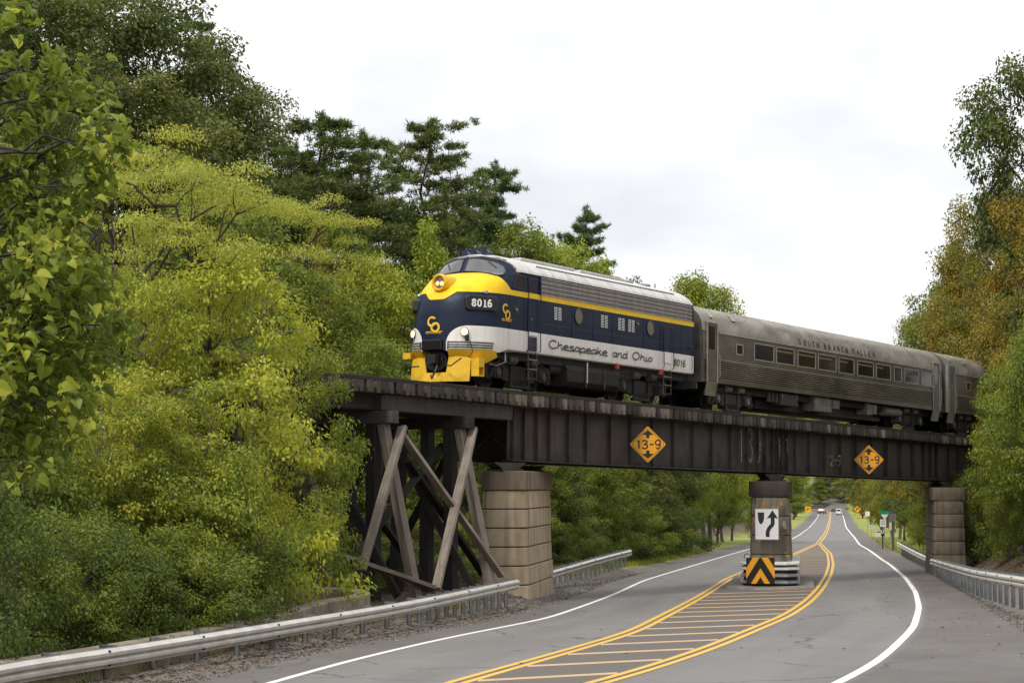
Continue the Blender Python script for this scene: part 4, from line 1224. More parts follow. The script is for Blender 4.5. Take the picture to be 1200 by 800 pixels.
def roof_y(z):
    return float(np.interp(z, [2.95, 3.15, 3.35, 3.55, 3.72, 3.86, 3.96, 4.03, 4.075], [1.55, 1.54, 1.49, 1.39, 1.22, .98, .68, .36, 0]))
def make_coach(label, s0, L=25.3):
    co = thing('passenger_coach', label, 'railway coach', 'steel passenger coaches behind the locomotive', mat=TM @ Matrix.Translation((s0, 0, 0)))
    prof_z = [2.95, 3.15, 3.35, 3.55, 3.72, 3.86, 3.96, 4.03, 4.075]
    # body sides and ends
    m = MB(); m.box((.05, -HW, 1.86), (L - .05, HW, 2.96)); m.box((.05, -HW + .03, 1.0), (L - .05, HW - .03, 1.86))
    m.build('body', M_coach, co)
    half = [(roof_y(z), z) for z in prof_z]; arc = [(-y, z) for y, z in half] + [(y, z) for y, z in half[-2::-1]]
    m = MB(); R_ = []; x = 0.; k = 0
    def ring(x, o): return [(x, y * (1 + o / 1.5), z + o * (z - 2.9)) for y, z in arc]
    while x < L:
        R_ += [ring(x, 0), ring(min(L, x + .012), .010), ring(min(L, x + .05), .010), ring(min(L, x + .062), 0)]; x += .20
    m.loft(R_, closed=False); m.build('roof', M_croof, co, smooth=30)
    m = MB()
    for x in (.0, L): MB().add([(x, y, z) for y, z in arc] + [(x, HW, .98), (x, -HW, .98)], [tuple(range(len(arc) + 2))]).build('end_wall', M_cend, co)
    for x, d in ((0, -.25), (L, .25)):
        a, b = sorted((x, x + d))
        MB().box((a, -.62, .9), (b, .62, 3.25)).build('diaphragm', M_black, co)
        for y in (-1.25, -.95, .95, 1.25): MB().box((min(x, x + d * .08), y - .03, 1.1), (max(x, x + d * .08), y + .03, 3.3)).build('end_rib', M_cend, co)
        MB().box((min(x, x + d * .5), -1.35, .72), (max(x, x + d * .5), 1.35, .95)).build('end_sill', M_under_l, co)
    for sg in (1, -1):
        Y = lambda d, sg=sg: -sg * (HW + d)
        def bx(x0, x1, z0, z1, d0, d1):
            a, b = sorted((Y(d0), Y(d1))); return MB().box((x0, a, z0), (x1, b, z1))
        # fluting: eight rounded ribs
        for k in range(8):
            z0 = 1.225 + k * .081; m = MB(); pr = [(-.04, z0), (.020, z0 + .004), (.042, z0 + .018), (.042, z0 + .032), (.020, z0 + .046), (-.04, z0 + .050)]
            rr_ = [[(x, Y(d), z) for d, z in pr] for x in (1.42, L - 1.42)]
            m.loft(rr_, cap=True).build('flute', M_cflute, co, smooth=50)
        bx(1.4, L - 1.4, 1.872, 1.905, 0, .03).build('belt_rail', M_cframe, co, bevel=.008)
        bx(1.4, L - 1.4, 2.90, 2.945, 0, .035).build('eave_molding', M_cframe, co, bevel=.012)
        bx(1.4, L - 1.4, 1.0, 1.21, -.02, .012).build('skirt', M_coach, co)
        def window(x0, x1, z0, z1, reflection_band=0.):
            f = MB(); a, b = sorted((Y(.0), Y(.028))); w_ = .05
            f.box((x0 - w_, a, z0 - w_), (x1 + w_, b, z0)); f.box((x0 - w_, a, z1), (x1 + w_, b, z1 + w_)); f.box((x0 - w_, a, z0), (x0, b, z1)); f.box((x1, a, z0), (x1 + w_, b, z1))
            w = f.build('window', M_cframe, co, bevel=.008)
            bx(x0, x1, z0, z1, .002, .006).build('pane', M_cglass, w)
            if reflection_band: bx(x0 + .02, x0 + (x1 - x0) * reflection_band, z1 - .16, z1 - .09, .0062, .008).build('reflection_band', M_reflection, w)  # reflected light painted as a thin ochre strip across the pane
        W = [(18.46, 18.98, 2.24, 2.58, 0), (20.06, 21.79, 2.14, 2.74, 0), (22.11, 23.75, 2.14, 2.74, .95), (24.18, 25.89, 2.14, 2.74, .95), (26.25, 28.03, 2.14, 2.74, .8), (28.4, 29.98, 2.14, 2.74, .6),
             (30.46, 32.2, 2.14, 2.74, .95), (32.6, 34.21, 2.14, 2.74, .5), (34.73, 35.55, 2.14, 2.74, 0), (35.99, 37.69, 2.14, 2.74, 0), (38.14, 39.81, 2.14, 2.70, 0)]
        for a, b, z0, z1, sh in W: window(a - 15.55, b - 15.55, z0, z1, sh)
        # vestibule doors with traps and steps
        for x0, hide in ((.40, 0), (L - 1.25, 0)):
            d = bx(x0, x0 + .82, 1.0, 3.24, .0, .012).build('vestibule_door', M_coach, co)
            bx(x0 + .14, x0 + .62, 2.26, 3.14, .013, .017).build('door_pane', M_cglass, d)
            m = MB(); a, b = sorted((Y(.0), Y(.045)))
            m.box((x0 - .06, a, 1.0), (x0, b, 3.32)); m.box((x0 + .82, a, 1.0), (x0 + .88, b, 3.32)); m.box((x0, a, 3.26), (x0 + .82, b, 3.32)); m.build('door_frame', M_cframe, d, bevel=.012)
            for hx in (x0 - .12, x0 + .95): MB().tube([(hx, Y(0), 2.1), (hx, Y(.07), 2.06), (hx, Y(.07), 1.25), (hx, Y(0), 1.2)], .016, 6).build('handrail', M_cframe, d)
            for k in range(7): bx(x0 - .02, x0 + .86, .50 + k * .075, .56 + k * .075, -.02 - .02 * (6 - k), .012 - .015 * (6 - k)).build('step_riser', M_cflute, co)
        # little roof vents over the vestibule end
        for x0 in (.95, 2.9):
            z = 3.62; y = roof_y(z)
            MB().prism([(x0 - .12, 3.5), (x0 + .12, 3.5), (x0 + .12, 3.72), (x0 + .08, 3.78), (x0 - .08, 3.78), (x0 - .12, 3.72)], lambda a, b, d, sg=sg: (a, -sg * (roof_y(b) + .02 + d * .05), b), 1).build('roof_vent', M_cframe, co, bevel=.01)
        # letterboard
        if sg > 0: fn = lambda x, y, z: (8.75 + x, Y(.008 + z) , 3.02 + y)
        else: fn = lambda x, y, z: (16.6 - x, Y(.008 + z), 3.02 + y)
        def lf(x, y, z, sg=sg):
            zz = 3.03 + y; return ((8.75 + x) if sg > 0 else (L - 8.75 - x), -sg * (roof_y(zz) + .03 + z), zz)
        xx = 0.
        for chh in 'SOUTH BRANCH VALLEY':
            if chh != ' ': add_text(chh, (lambda x, y, z, x0=xx, f=lf: f(x0 + x, y, z)), .36, M_cletter, 'letter', co)
            xx += .455 if chh != ' ' else .30
        # underframe boxes
        boxes = [(7.3, 9.0, .45, .95), (10.65, 12.45, .36, .98), (12.6, 13.3, .55, .95), (16.4, 16.95, .45, .95), (17.05, 17.5, .5, .95)]
        for a, b, z0, z1 in boxes if sg > 0 else boxes[:3]:
            yy = sorted((-sg * 1.38, -sg * .8)); bo = MB().box((a, yy[0], z0), (b, yy[1], z1)).build('equipment_box', M_cgray if a > 10 else M_under_l, co, bevel=.015)
            MB().box((a + .06, min(-sg * 1.39, -sg * 1.382), z0 + .06), (b - .06, max(-sg * 1.39, -sg * 1.382), z1 - .06)).build('box_lid', M_cgray if a > 10 else M_under_l, bo)
            for k in range(2): MB().box((a + .1 + k * (b - a - .25), min(-sg * 1.41, -sg * 1.385), z1 - .2), (a + .15 + k * (b - a - .25), max(-sg * 1.41, -sg * 1.385), z1 - .05)).build('latch', M_cframe, bo)
        if sg > 0:
            MB().cyl((18.6, -1.15, .72), (20.6, -1.15, .72), .22, n=16).build('air_tank', M_cgray, co, smooth=30)
            for x in (6.4, 6.75, 7.1, 7.45, 7.8): MB().cyl((x, -1.25, .55), (x, -1.25, .95), .1, .08, 10).build('valve', M_under_l, co, smooth=30)
            MB().tube([(5.2, -1.2, .9), (10, -1.22, .88), (16, -1.22, .86), (20, -1.2, .9)], .03, 6).build('brake_pipe', M_under_l, co)
    MB().box((1.0, -1.2, .72), (L - 1.0, 1.2, 1.0)).build('underframe', M_under, co)
    MB().box((6.0, -.85, .27), (L - 6.2, .85, .72)).build('center_sill', M_black, co)
    for xc in (3.35, L - 3.35):
        tk = truck(co, xc, 2.6, .457, 1.02, 'coach', (M_under, M_under_l, M_cgray))
    MB().box((-.42, -.2, .72), (-.2, .2, .98)).build('coupler', M_under_l, co, bevel=.02)
    return co
coach = make_coach('weathered stainless coach with a full row of windows right behind the locomotive', 15.55)
c2 = copy_tree(coach); c2.matrix_world = TM @ Matrix.Translation((41.32, 0, 0))
c2['label'] = 'second steel coach running into the trees at the right'
MB().box((-.012, -1.56, .98), (.30, -1.553, 3.3)).build('end_band', M_chrome, c2)

# ------------------------------------------------------------------ signs
M_sign_y = simple('yellow_sign_sheet', (.80, .36, .015), .4, 0, .06, 3)
M_sign_k = simple('black_sign_ink', (.012, .012, .012), .45)
M_sign_w = simple('white_sign_sheet', (.66, .66, .67), .4, 0, .05, 3)
M_galv = simple('galvanized_steel', (.34, .35, .36), .42, .55, .18, 5)
M_sign_back = simple('sign_back', (.20, .20, .20), .5, .4)
M_green = simple('green_sign_sheet', (.01, .22, .14), .4)
def face_frame(p, facing):
    """local frame: x to the right as seen from the front, y into the sign, z up"""
    f = Vector(facing).normalized(); x = Vector((0, 0, 1)).cross(f); x.normalize()
    return Matrix(((x.x, -f.x, 0, p[0]), (x.y, -f.y, 0, p[1]), (x.z, -f.z, 1, p[2]), (0, 0, 0, 1)))
def clip_poly(poly, inside, cut):
    out = []
    for i in range(len(poly)):
        a, b = poly[i], poly[(i + 1) % len(poly)]
        if inside(a): out.append(a)
        if inside(a) != inside(b): out.append(cut(a, b))
    return out
fl = lambda a, b, d: (a, -d, b)
def clearance_sign(px, py, label):
    s_, z_ = on_track(px, py, -1.19 - .5)
    p = TM @ Vector((s_, -1.69, z_))
    M = face_frame(p, (-.10, -1, 0))
    sg = thing('clearance_sign', label, 'road sign', 'clearance signs on the girder', mat=M)
    R = .655
    def dia(r, c=.028):
        return [(-c, -r + c), (c, -r + c), (r - c, -c), (r - c, c), (c, r - c), (-c, r - c), (-r + c, c), (-r + c, -c)]
    MB().prism(dia(R), lambda a, b, d: (a, .004 - d, b), .004).build('plate', M_sign_y, sg)
    m = MB(); n = 8; o, i = dia(R - .05), dia(R - .075)
    m.loft([[(a, -.0015, b) for a, b in o], [(a, -.0015, b) for a, b in i]], True); m.build('border', M_sign_k, sg)
    for s2 in (1, -1):
        q = [(0, .52), (.21, .335), (.075, .335), (.06, .30), (.055, .215), (-.055, .215), (-.06, .30), (-.075, .335), (-.21, .335)]
        q = [(a, b * s2) for a, b in q]
        MB().prism(q if s2 > 0 else q[::-1], fl, .003).build('arrow', M_sign_k, sg)
    m = MB(); write(m, "13-9", lambda a, b, d: (a - .42, -.0005 - d, b - .155), .052, .335, .30, t=.003, gap=.02)
    for x0 in (-.07, .33, .36): m.prism([(x0, .155), (x0 + .02, .155), (x0 + .012, .11), (x0 + .004, .11)], fl, .003)
    m.build('lettering', M_sign_k, sg)
    MB().beam((0, .02, -.5), (0, .02, .5), .05, .03, (0, 1, 0)).build('bracket', M_sign_back, sg)
    a = M.inverted() @ (TM @ Vector((s_ + .3, -1.02, z_ + .3))); MB().beam((0, .02, .3), a, .04, .04).build('bracket_arm', M_sign_back, sg)
    return sg
clearance_sign(759, 520.5, 'yellow diamond 13-9 clearance sign on the ribbed girder left of the middle pier')
clearance_sign(1017.5, 538.5, 'yellow diamond 13-9 clearance sign on the smooth girder right of the middle pier')

# keep-right sign on the face of the middle pier
kp = at(897.5, 613.5, 78.55)
M = face_frame(kp, (-.09, -1, 0))
ks = thing('keep_right_sign', 'white keep right sign with a black curved arrow on the middle pier', 'road sign', mat=M)
W_, H_ = .475, .62
MB().box((-W_, .0, -H_), (W_, .012, H_)).build('plate', M_sign_w, ks, bevel=.004)
m = MB(); m.loft([[(a * (W_ - .0), -.002, b * (H_ - .0)) for a, b in ((-1, -1), (1, -1), (1, 1), (-1, 1))], [(a * (W_ - .028), -.002, b * (H_ - .028)) for a, b in ((-1, -1), (1, -1), (1, 1), (-1, 1))]]); m.build('border', M_sign_back, ks)
m = MB(); m.prism([(-.36, .46), (-.10, .46), (-.11, .22), (-.15, .08), (-.21, .0), (-.245, .0), (-.30, .06), (-.34, .2)], fl, .004); m.build('island_symbol', M_sign_k, ks)
sp = smooth_line([(.03, -.50), (.03, -.32), (.09, -.16), (.21, -.02), (.23, .12), (.22, .26)], 5)
m = MB(); m.ribbon(sp, .15, fl, .004); m.prism([(.0, .22), (.22, .55), (.44, .22), (.30, .25), (.14, .25)], fl, .0045); m.build('arrow', M_sign_k, ks)

# guard around the foot of the middle pier, and its chevron board
isl = thing('pier_guard', 'white-topped guard with banded beams around the foot of the middle pier', 'crash guard', mat=Matrix(((RP.x, RD.x, 0, PC[0]), (RP.y, RD.y, 0, PC[1]), (0, 0, 1, prof(PC[1])), (0, 0, 0, 1))))
M_conc = simple('island_concrete', (.20, .185, .165), .9, 0, .25, 3, .2)
M_wslab = simple('white_painted_concrete', (.62, .62, .60), .6, 0, .12, 4)
hg = 1.02
outl = lambda w, a, b, c: [(-w, a + c), (-w + c, a), (w - c, a), (w, a + c), (w, b - c), (w - c, b), (-w + c, b), (-w, b - c)]
ring = lambda w, a, b, c, z: [(x, y, z) for x, y in outl(w, a, b, c)]
MB().loft([ring(1.75, -3.4, 8.6, 1.2, -.2), ring(1.70, -3.2, 8.4, 1.2, .10), ring(1.62, -3.1, 8.3, 1.2, .13)], cap=True).build('island_curb', M_conc, isl, smooth=30)
MB().loft([ring(1.02, -1.75, 6.6, .45, .1), ring(1.02, -1.75, 6.6, .45, hg - .08)], cap=True).build('guard_core', M_black, isl)
MB().loft([ring(1.14, -1.95, 6.8, .5, hg - .08), ring(1.14, -1.95, 6.8, .5, hg)], cap=True).build('guard_top', M_wslab, isl, bevel=.01)
M_by = simple('banded_yellow', (.70, .36, .03), .5)
for k in range(3):
    z0 = .20 + k * .265
    m = MB(); pr = [(.0, 0), (.09, .03), (.09, .10), (.03, .13), (.0, .15)]
    m.loft([[(x, y, z0 + z) for x, y in outl(1.05 + o, -1.8 - o, 6.65 + o, .46)] for o, z in pr])
    m.build('beam_rail', M_galv if k < 2 else M_wslab, isl, smooth=35)
    for sgn in (-1, 1):        # painted bands near the front corners
        for q in range(2):
            yb_ = -1.1 + q * 1.1; MB().box((sgn * 1.141 if sgn > 0 else -1.146, yb_, z0 + .02), (1.146 if sgn > 0 else -1.141, yb_ + .55, z0 + .115)).build('yellow_band', M_by, isl)
cb = at(889.5, 671.5, 77.0)
M = face_frame((cb.x, cb.y, prof(77.0) + .72), (-.06, -1, .0))
ch = thing('chevron_board', 'orange and black chevron board low on the front of the middle pier guard', 'road sign', mat=M @ Matrix.Rotation(math.radians(6), 4, 'X'))
W_, H_ = .545, .50
MB().box((-W_, 0, -H_), (W_, .015, H_)).build('plate', M_sign_y, ch)
sl = 1.62
for k, (c0, c1) in enumerate(((-.62, -.24), (.10, .56), (.98, 1.48))):
    for sgn in (1, -1):
        q = [(0, c0), (W_, c0 - sl * W_), (W_, c1 - sl * W_), (0, c1)]
        q = clip_poly(q, lambda p: p[1] >= -H_, lambda a, b: (a[0] + (b[0] - a[0]) * (-H_ - a[1]) / (b[1] - a[1]), -H_))
        q = clip_poly(q, lambda p: p[1] <= H_, lambda a, b: (a[0] + (b[0] - a[0]) * (H_ - a[1]) / (b[1] - a[1]), H_)) if q else q
        if len(q) >= 3: MB().prism([(a * sgn, b) for a, b in q], fl, .003).build('stripe', M_sign_k, ch)
MB().tube([(-.62, .1, .46), (-.60, .0, .62), (-.5, -.02, .66), (-.44, .2, .56)], .016, 6).build('cable_loop', M_black, ch)

# ------------------------------------------------------------------ guardrails
WB = [(0.0, .0), (.0, .012), (.055, .05), (.083, .07), (.083, .115), (.055, .135), (.005, .156), (.055, .177), (.083, .197), (.083, .242), (.055, .262), (0, .30), (0, .312)]
def guardrail(name, label, path, side, post_gap, post_h, near_first=True, flare=None, blockout=True, mat=None):
    """path: 3-D points of the TOP edge of the beam's face; side: +1 when the posts stand to the left of the direction of travel"""
    P = [Vector(p) for p in smooth_line(path, 8)]
    L = [0.]
    for a, b in zip(P, P[1:]): L.append(L[-1] + (b - a).length)
    def pt(d):
        d = min(max(d, 0), L[-1]); i = max(0, min(len(P) - 2, int(np.searchsorted(L, d)) - 1)); f = (d - L[i]) / max(1e-6, L[i + 1] - L[i]); return P[i].lerp(P[i + 1], f)
    def nrm(d):
        t_ = (pt(d + .3) - pt(d - .3)); t_.z = 0; t_.normalize(); return Vector((-t_.y, t_.x, 0)) * side, t_
    org = P[0].copy(); org.z -= .75
    g = thing(name, label, 'guardrail', 'steel guardrails along the road', loc=org)
    d = 0.; k = 0
    while d < L[-1] - .2:
        e = min(L[-1], d + 3.81); m = MB(); R_ = []
        n = 8
        for i in range(n + 1):
            q = d + (e - d + (.12 if e < L[-1] else 0)) * i / n; c, (nv, tv) = pt(q), nrm(q)
            o_ = .004 * (k % 2)
            R_.append([tuple(c - org - nv * (h + o_) + Vector((0, 0, -.312 + z))) for h, z in WB])
        m.loft(R_, closed=False); bm_ = m.build('beam', mat or M_galv_w, g, smooth=50)
        if k: # splice bolts
            c, (nv, tv) = pt(d + .06), nrm(d)
            for z in (-.05, -.26):
                a = c - org - nv * .06 + Vector((0, 0, z)); MB().cyl(a, a - nv * .035, .02, n=6).build('bolt', M_black, bm_)
        d = e; k += 1
    gaps = post_gap if callable(post_gap) else (lambda d: post_gap)
    d = .4
    while d < L[-1]:
        c, (nv, tv) = pt(d), nrm(d)
        R_ = Matrix(((tv.x, nv.x, 0, c.x - org.x), (tv.y, nv.y, 0, c.y - org.y), (0, 0, 1, c.z - org.z), (0, 0, 0, 1)))
        m = MB()
        m.box((-.05, .165, -post_h), (.05, .172, .03), M=R_); m.box((-.05, .262, -post_h), (.05, .269, .03), M=R_); m.box((-.004, .172, -post_h), (.004, .262, .03), M=R_)
        p_ = m.build('post', M_galv_p, g)
        if blockout: MB().box((-.05, .005, -.33), (.05, .16, .02), M=R_).build('blockout', M_galv_p, p_)
        d += gaps(d)
    return g
def galv(name, a, b, rust=.3):
    t = NT(name); v = t.coord('Object'); n = t.noise(v, 2.5, 6, .6)
    c = t.ramp(n, [(.3, a), (.7, b)])
    r = t.noise(t.scale(v, (1, 1, 3)), 5, 5, .7); c = t.mixc(t.math('MULTIPLY_ADD', r, 4., -2.6, clamp=True), c, (.20, .15, .10, 1))
    t.base(c); t.rough(.45); t.metal(.35); return t.m
M_galv_w = galv('weathered_beam', (.52, .50, .46), (.72, .70, .65))
M_galv_p = galv('weathered_post', (.13, .14, .15), (.24, .25, .26))
def gz(px, D, zc): return ((px - 600) / F * D, D, zc + CZ)
guardrail('guardrail', 'long galvanized guardrail in the left foreground running up to the tan pier', [gz(-130, 23.5, -2.46), gz(0, 27.6, -2.50), gz(176, 32.6, -2.58), gz(365, 40.5, -2.70), gz(493, 48.5, -2.80), gz(606, 60.2, -2.895)], 1,
          lambda d: 1.92 if d < 23.5 else .96, .92)
guardrail('guardrail', 'short guardrail with a flared end behind the tan left pier', [gz(642, 72.2, -3.20), gz(675, 79, -3.19), gz(708, 86.5, -3.165), gz(731, 92.5, -3.16), gz(738, 94.5, -3.15)], 1, 1.3, .82)
guardrail('guardrail', 'guardrail on the right shoulder running from the frame edge to the right pier', [gz(1290, 41.0, -2.22), gz(1200, 50, -2.36), gz(1160, 58.5, -2.62), gz(1130, 70, -2.98), gz(1089, 92.4, -3.50)], -1, 1.92, .9)
guardrail('guardrail', 'far guardrail beyond the right pier next to the lawn', [gz(1086, 102, -3.80), gz(1066, 118, -3.92), gz(1050, 136, -4.02)], -1, 1.92, .85)

# low concrete wall of the old culvert, with its rounded end
wp = [(-8.9, 25.), (-7.0, 29.7), (-5.85, 36), (-4.9, 42), (-4.35, 46.3), (-3.85, 47.9), (-3.7, 49.6), (-4.1, 50.9), (-5.0, 51.4), (-6.3, 51.2), (-7.8, 50.6)]
wp = smooth_line(wp, 6)
m = MB(); R_ = []
for i, p in enumerate(wp):
    a, b = wp[max(0, i - 1)], wp[min(len(wp) - 1, i + 1)]; d = (b - a) / np.linalg.norm(b - a); nv = np.array([-d[1], d[0]]) * .19
    zt = CZ + float(np.interp(p[1], [25, 30, 36, 42, 47, 52], [-2.52, -2.56, -2.68, -2.74, -2.72, -2.68])); zb = zt - 1.5
    q0, q1 = p + nv, p - nv
    R_.append([(q0[0], q0[1], zb), (q0[0], q0[1], zt - .03), (q0[0] - nv[0] * .15, q0[1] - nv[1] * .15, zt), (q1[0] + nv[0] * .15, q1[1] + nv[1] * .15, zt), (q1[0], q1[1], zt - .03), (q1[0], q1[1], zb)])
m.loft(R_, cap=True)
t = NT('old_concrete'); v = t.pos(); n = t.noise(v, 2.5, 6, .65); st = t.noise(t.scale(v, (2.5, 2.5, .3)), 2.2, 4)
c_ = t.ramp(n, [(.3, (.17, .135, .10)), (.7, (.36, .30, .225))]); c_ = t.mixc(t.math('MULTIPLY_ADD', st, 3.5, -1.9, clamp=True), c_, (.08, .065, .045, 1)); t.base(c_); t.rough(.95); t.bump(t.noise(v, 30, 4), .4, .01)
o = m.build('retaining_wall', t.m, smooth=30)
tag(o, 'low tan concrete wall curling round behind the left foreground guardrail', 'retaining wall')

# ------------------------------------------------------------------ far road signs
M_woodpost = timber('sign_post_wood', (.07, .055, .045), (.16, .13, .11), 'z')
def roadside(px, D, dz=0.):
    x = (px - 600) / F * D; return Vector((x, D, hgt(x, D) + dz))
def far_sign(name, label, px, D, plates, post_top, pmat=None, pr=.03, group='road signs beyond the bridge'):
    """plates: (name, kind, centre px, centre py, width px, height px, material)"""
    b = roadside(px, D); k = D / F
    top = CZ + (HOR - post_top) * k
    g = thing(name, label, 'road sign', group, loc=b)
    MB().box((-pr, -pr, -.3), (pr, pr, top - b.z)).build('post', pmat or M_galv, g)
    for j, (nm, kind, cx, cy, w, h, mat) in enumerate(plates):
        c = Vector(((cx - 600) * k - b.x, -pr - .012 - .004 * j, CZ + (HOR - cy) * k - b.z)); w, h = w * k / 2, h * k / 2
        if kind == 'diamond': q = [(0, -h), (w, 0), (0, h), (-w, 0)]
        elif kind == 'yield': q = [(-w, h), (0, -h), (w, h)]
        elif kind == 'shield': q = [(-w, h * .8), (-w * .4, h), (w * .4, h), (w, h * .8), (w * .8, -h * .3), (0, -h), (-w * .8, -h * .3)]
        else: q = [(-w, -h), (w, -h), (w, h), (-w, h)]
        pl = MB().prism(q, lambda a, b_, d, c=c: (c.x + a, c.y - d, c.z + b_), .006).build(nm, mat, g)
        if kind == 'rect_text':
            for r_ in range(3): MB().box((c.x - w * .7, c.y - .009, c.z + h * (.5 - r_ * .45)), (c.x + w * .7, c.y - .0065, c.z + h * (.62 - r_ * .45))).build('text_line', M_sign_k, pl)
        if kind in ('diamond', 'square_arrow'):
            MB().prism([(-w * .35, -h * .35), (-w * .1, -h * .35), (-w * .1, h * .1), (w * .1, h * .1), (w * .1, -.1 * h), (w * .5, h * .22), (w * .1, h * .55), (w * .1, h * .35), (-w * .35, h * .35)], lambda a, b_, d, c=c: (c.x + a, c.y - .0065 - d, c.z + b_), .003).build('arrow', M_sign_k, pl)
    return g
far_sign('street_sign', 'green street name blade above a white regulatory sign on the lawn', 1034.6, 172, [('name_blade', 'rect', 1035, 600.2, 10.2, 4.4, M_green), ('yield_back', 'yield', 1035, 605.2, 9, 6, M_sign_w), ('regulatory_plate', 'rect_text', 1033, 612.2, 7, 8.6, M_sign_w)], 598, M_galv)
far_sign('road_sign', 'gray-backed sign on a dark wooden post beside the far guardrail', 1044.6, 152, [('plate', 'rect_text', 1044.2, 606, 8, 9, M_sign_back)], 597.5, M_woodpost, .08)
far_sign('road_sign', 'small white square sign on a thin post at the shady wood edge', 1014.8, 235, [('plate', 'rect', 1015, 601.5, 5.2, 5.6, M_sign_w)], 598.4)
far_sign('curve_sign', 'yellow diamond curve sign with an orange plaque right of the far road', 1003.5, 330, [('plate', 'diamond', 1003.2, 596.3, 7.6, 8, M_sign_y), ('plaque', 'rect', 1004, 602.7, 3.6, 3.4, M_sign_y)], 592)
far_sign('curve_sign', 'yellow square arrow sign left of the far road', 945.6, 330, [('plate', 'square_arrow', 945.5, 596.3, 6.4, 6.8, M_sign_y)], 592.8)
far_sign('yard_sign', 'white yard sign with a blue band nearest the road edge', 1028, 165, [('panel', 'rect', 1027.8, 624.6, 7.2, 6.6, M_sign_w), ('band', 'rect', 1027.8, 622.6, 5.2, 1.5, simple('blue_print', (.05, .06, .3), .5))], 621, M_galv, .015, 'yard signs on the lawn')
far_sign('yard_sign', 'small white yard sign tilted on the lawn farther from the road edge', 1019.4, 205, [('panel', 'rect_text', 1019.5, 616.6, 5, 5, M_sign_w)], 613.5, M_galv, .015, 'yard signs on the lawn')
far_sign('notice_panel', 'narrow white panel on the lawn behind the wooden sign post', 1041.8, 180, [('panel', 'rect', 1041.9, 615.8, 3.4, 9, M_sign_w)], 611, M_galv, .03, 'yard signs on the lawn')
# mailbox
b = roadside(1032.4, 160); mbx = thing('mailbox', 'small dark mailbox on a post in front of the white regulatory sign', 'mailbox', loc=b)
MB().box((-.05, -.05, -.3), (.05, .05, 1.0)).build('post', M_woodpost, mbx)
q = [(-.1, 0), (.1, 0), (.1, .14), (.07, .21), (0, .24), (-.07, .21), (-.1, .14)]
MB().prism(q, lambda a, b_, d: (a, -.3 + d, 1.0 + b_), .5).build('box', simple('mailbox_black', (.02, .02, .022), .4), mbx)

# ------------------------------------------------------------------ distant vehicles
M_tire = simple('tire', (.02, .02, .02), .8)
def vehicle(name, label, cat, px, py, D, width_px, col, kind, away=True):
    k = D / F; x = (px - 600) * k; z = prof(D); w = width_px * k / 1.9
    v = thing(name, label, cat, 'vehicles far down the road', loc=(x, D, z), rz=-.35)
    v.scale = (w, w, w)
    mat = simple(name + '_paint', col, .25, 0, .05)
    if kind == 'van':
        sec = [(-.88, .35), (.88, .35), (.92, .9), (.86, 1.35), (.76, 2.0), (-.76, 2.0), (-.86, 1.35), (-.92, .9)]
        MB().loft([[(a * f, y, .35 + (b - .35) * g_) for a, b in sec] for y, f, g_ in ((0, .96, .97), (.1, 1, 1), (3.4, 1, 1), (4.1, .97, .62), (5.0, .92, .5))], cap=True).build('body', mat, v, bevel=.03)
        MB().box((-.68, -.015, 1.25), (.68, -.002, 1.82)).build('rear_window', M_glass_d, v)
        MB().box((-.85, -.06, .35), (.85, -.001, .55)).build('bumper', M_black, v)
        ys = (.9, 4.0)
    else:
        sec = [(-.86, .3), (.86, .3), (.9, .7), (.84, .95), (-.84, .95), (-.9, .7)]
        MB().loft([[(a * f, y, .3 + (b - .3) * g_) for a, b in sec] for y, f, g_ in ((0, .93, .9), (.15, 1, 1), (4.2, 1, .95), (4.5, .92, .7))], cap=True).build('body', mat, v, bevel=.03)
        cab = [(-.78, .95), (.78, .95), (.62, 1.45), (-.62, 1.45)]
        MB().loft([[(a, y + (b - .95) * dy, b) for a, b in cab] for y, dy in ((.5, 1.1), (3.3, -1.3))], cap=True).build('cabin', M_glass_d if kind == 'car' else simple('white_roof', (.75, .75, .75), .3), v)
        MB().loft([[(a * .98, y, 1.43 + (b - 1.45)) for a, b in ((-.62, 1.45), (.62, 1.45), (.6, 1.5), (-.6, 1.5))] for y in (1.08, 2.6)], cap=True).build('roof', mat if kind == 'car' else simple('white_roof2', (.75, .75, .75), .3), v)
        ys = (.85, 3.6)
    for sx in (-.78, .78):
        for y in ys: MB().cyl((sx - .1, y, .33), (sx + .1, y, .33), .33, n=16).build('wheel', M_tire, v)
        MB().box((sx - .08, -.025, .75), (sx + .08, .0, .95)).build('tail_light', simple('tail_red', (.4, .02, .02), .3), v)
    return v
vehicle('parked_van', 'white van driving away at the far end of the road', 'van', 981.3, 597.5, 560, 6.8, (.78, .78, .78), 'van')
vehicle('red_car', 'dark red car with a white roof far down the left lane', 'car', 960, 596.5, 585, 7.6, (.22, .02, .02), 'white')
vehicle('black_car', 'small black car just left of the white van', 'car', 974.5, 595.5, 640, 4.6, (.02, .02, .02), 'car')
bpy.data.objects['parked_van'].name = 'white_van'
M_darkrail = simple('dark_rail', (.05, .05, .055), .6)
p = [gz(948, 668, -8.0), gz(965, 690, -8.0), gz(982, 712, -8.15), gz(997, 728, -8.4)]
M_save = M_galv_p
g = thing('roadside_barrier', 'dark barrier across the far bend of the road', 'barrier', loc=(p[0][0], p[0][1], p[0][2] - 1))
pp = [Vector(q) - g.location for q in p]
for a, b in zip(pp, pp[1:]):
    for dz in (0, -.55): MB().beam(a + Vector((0, 0, dz)), b + Vector((0, 0, dz)), .12, .4).build('beam', M_darkrail, g)
for q in pp: MB().box((q.x - .1, q.y + .1, q.z - 2.2), (q.x + .1, q.y + .3, q.z + .2)).build('post', M_darkrail, g)

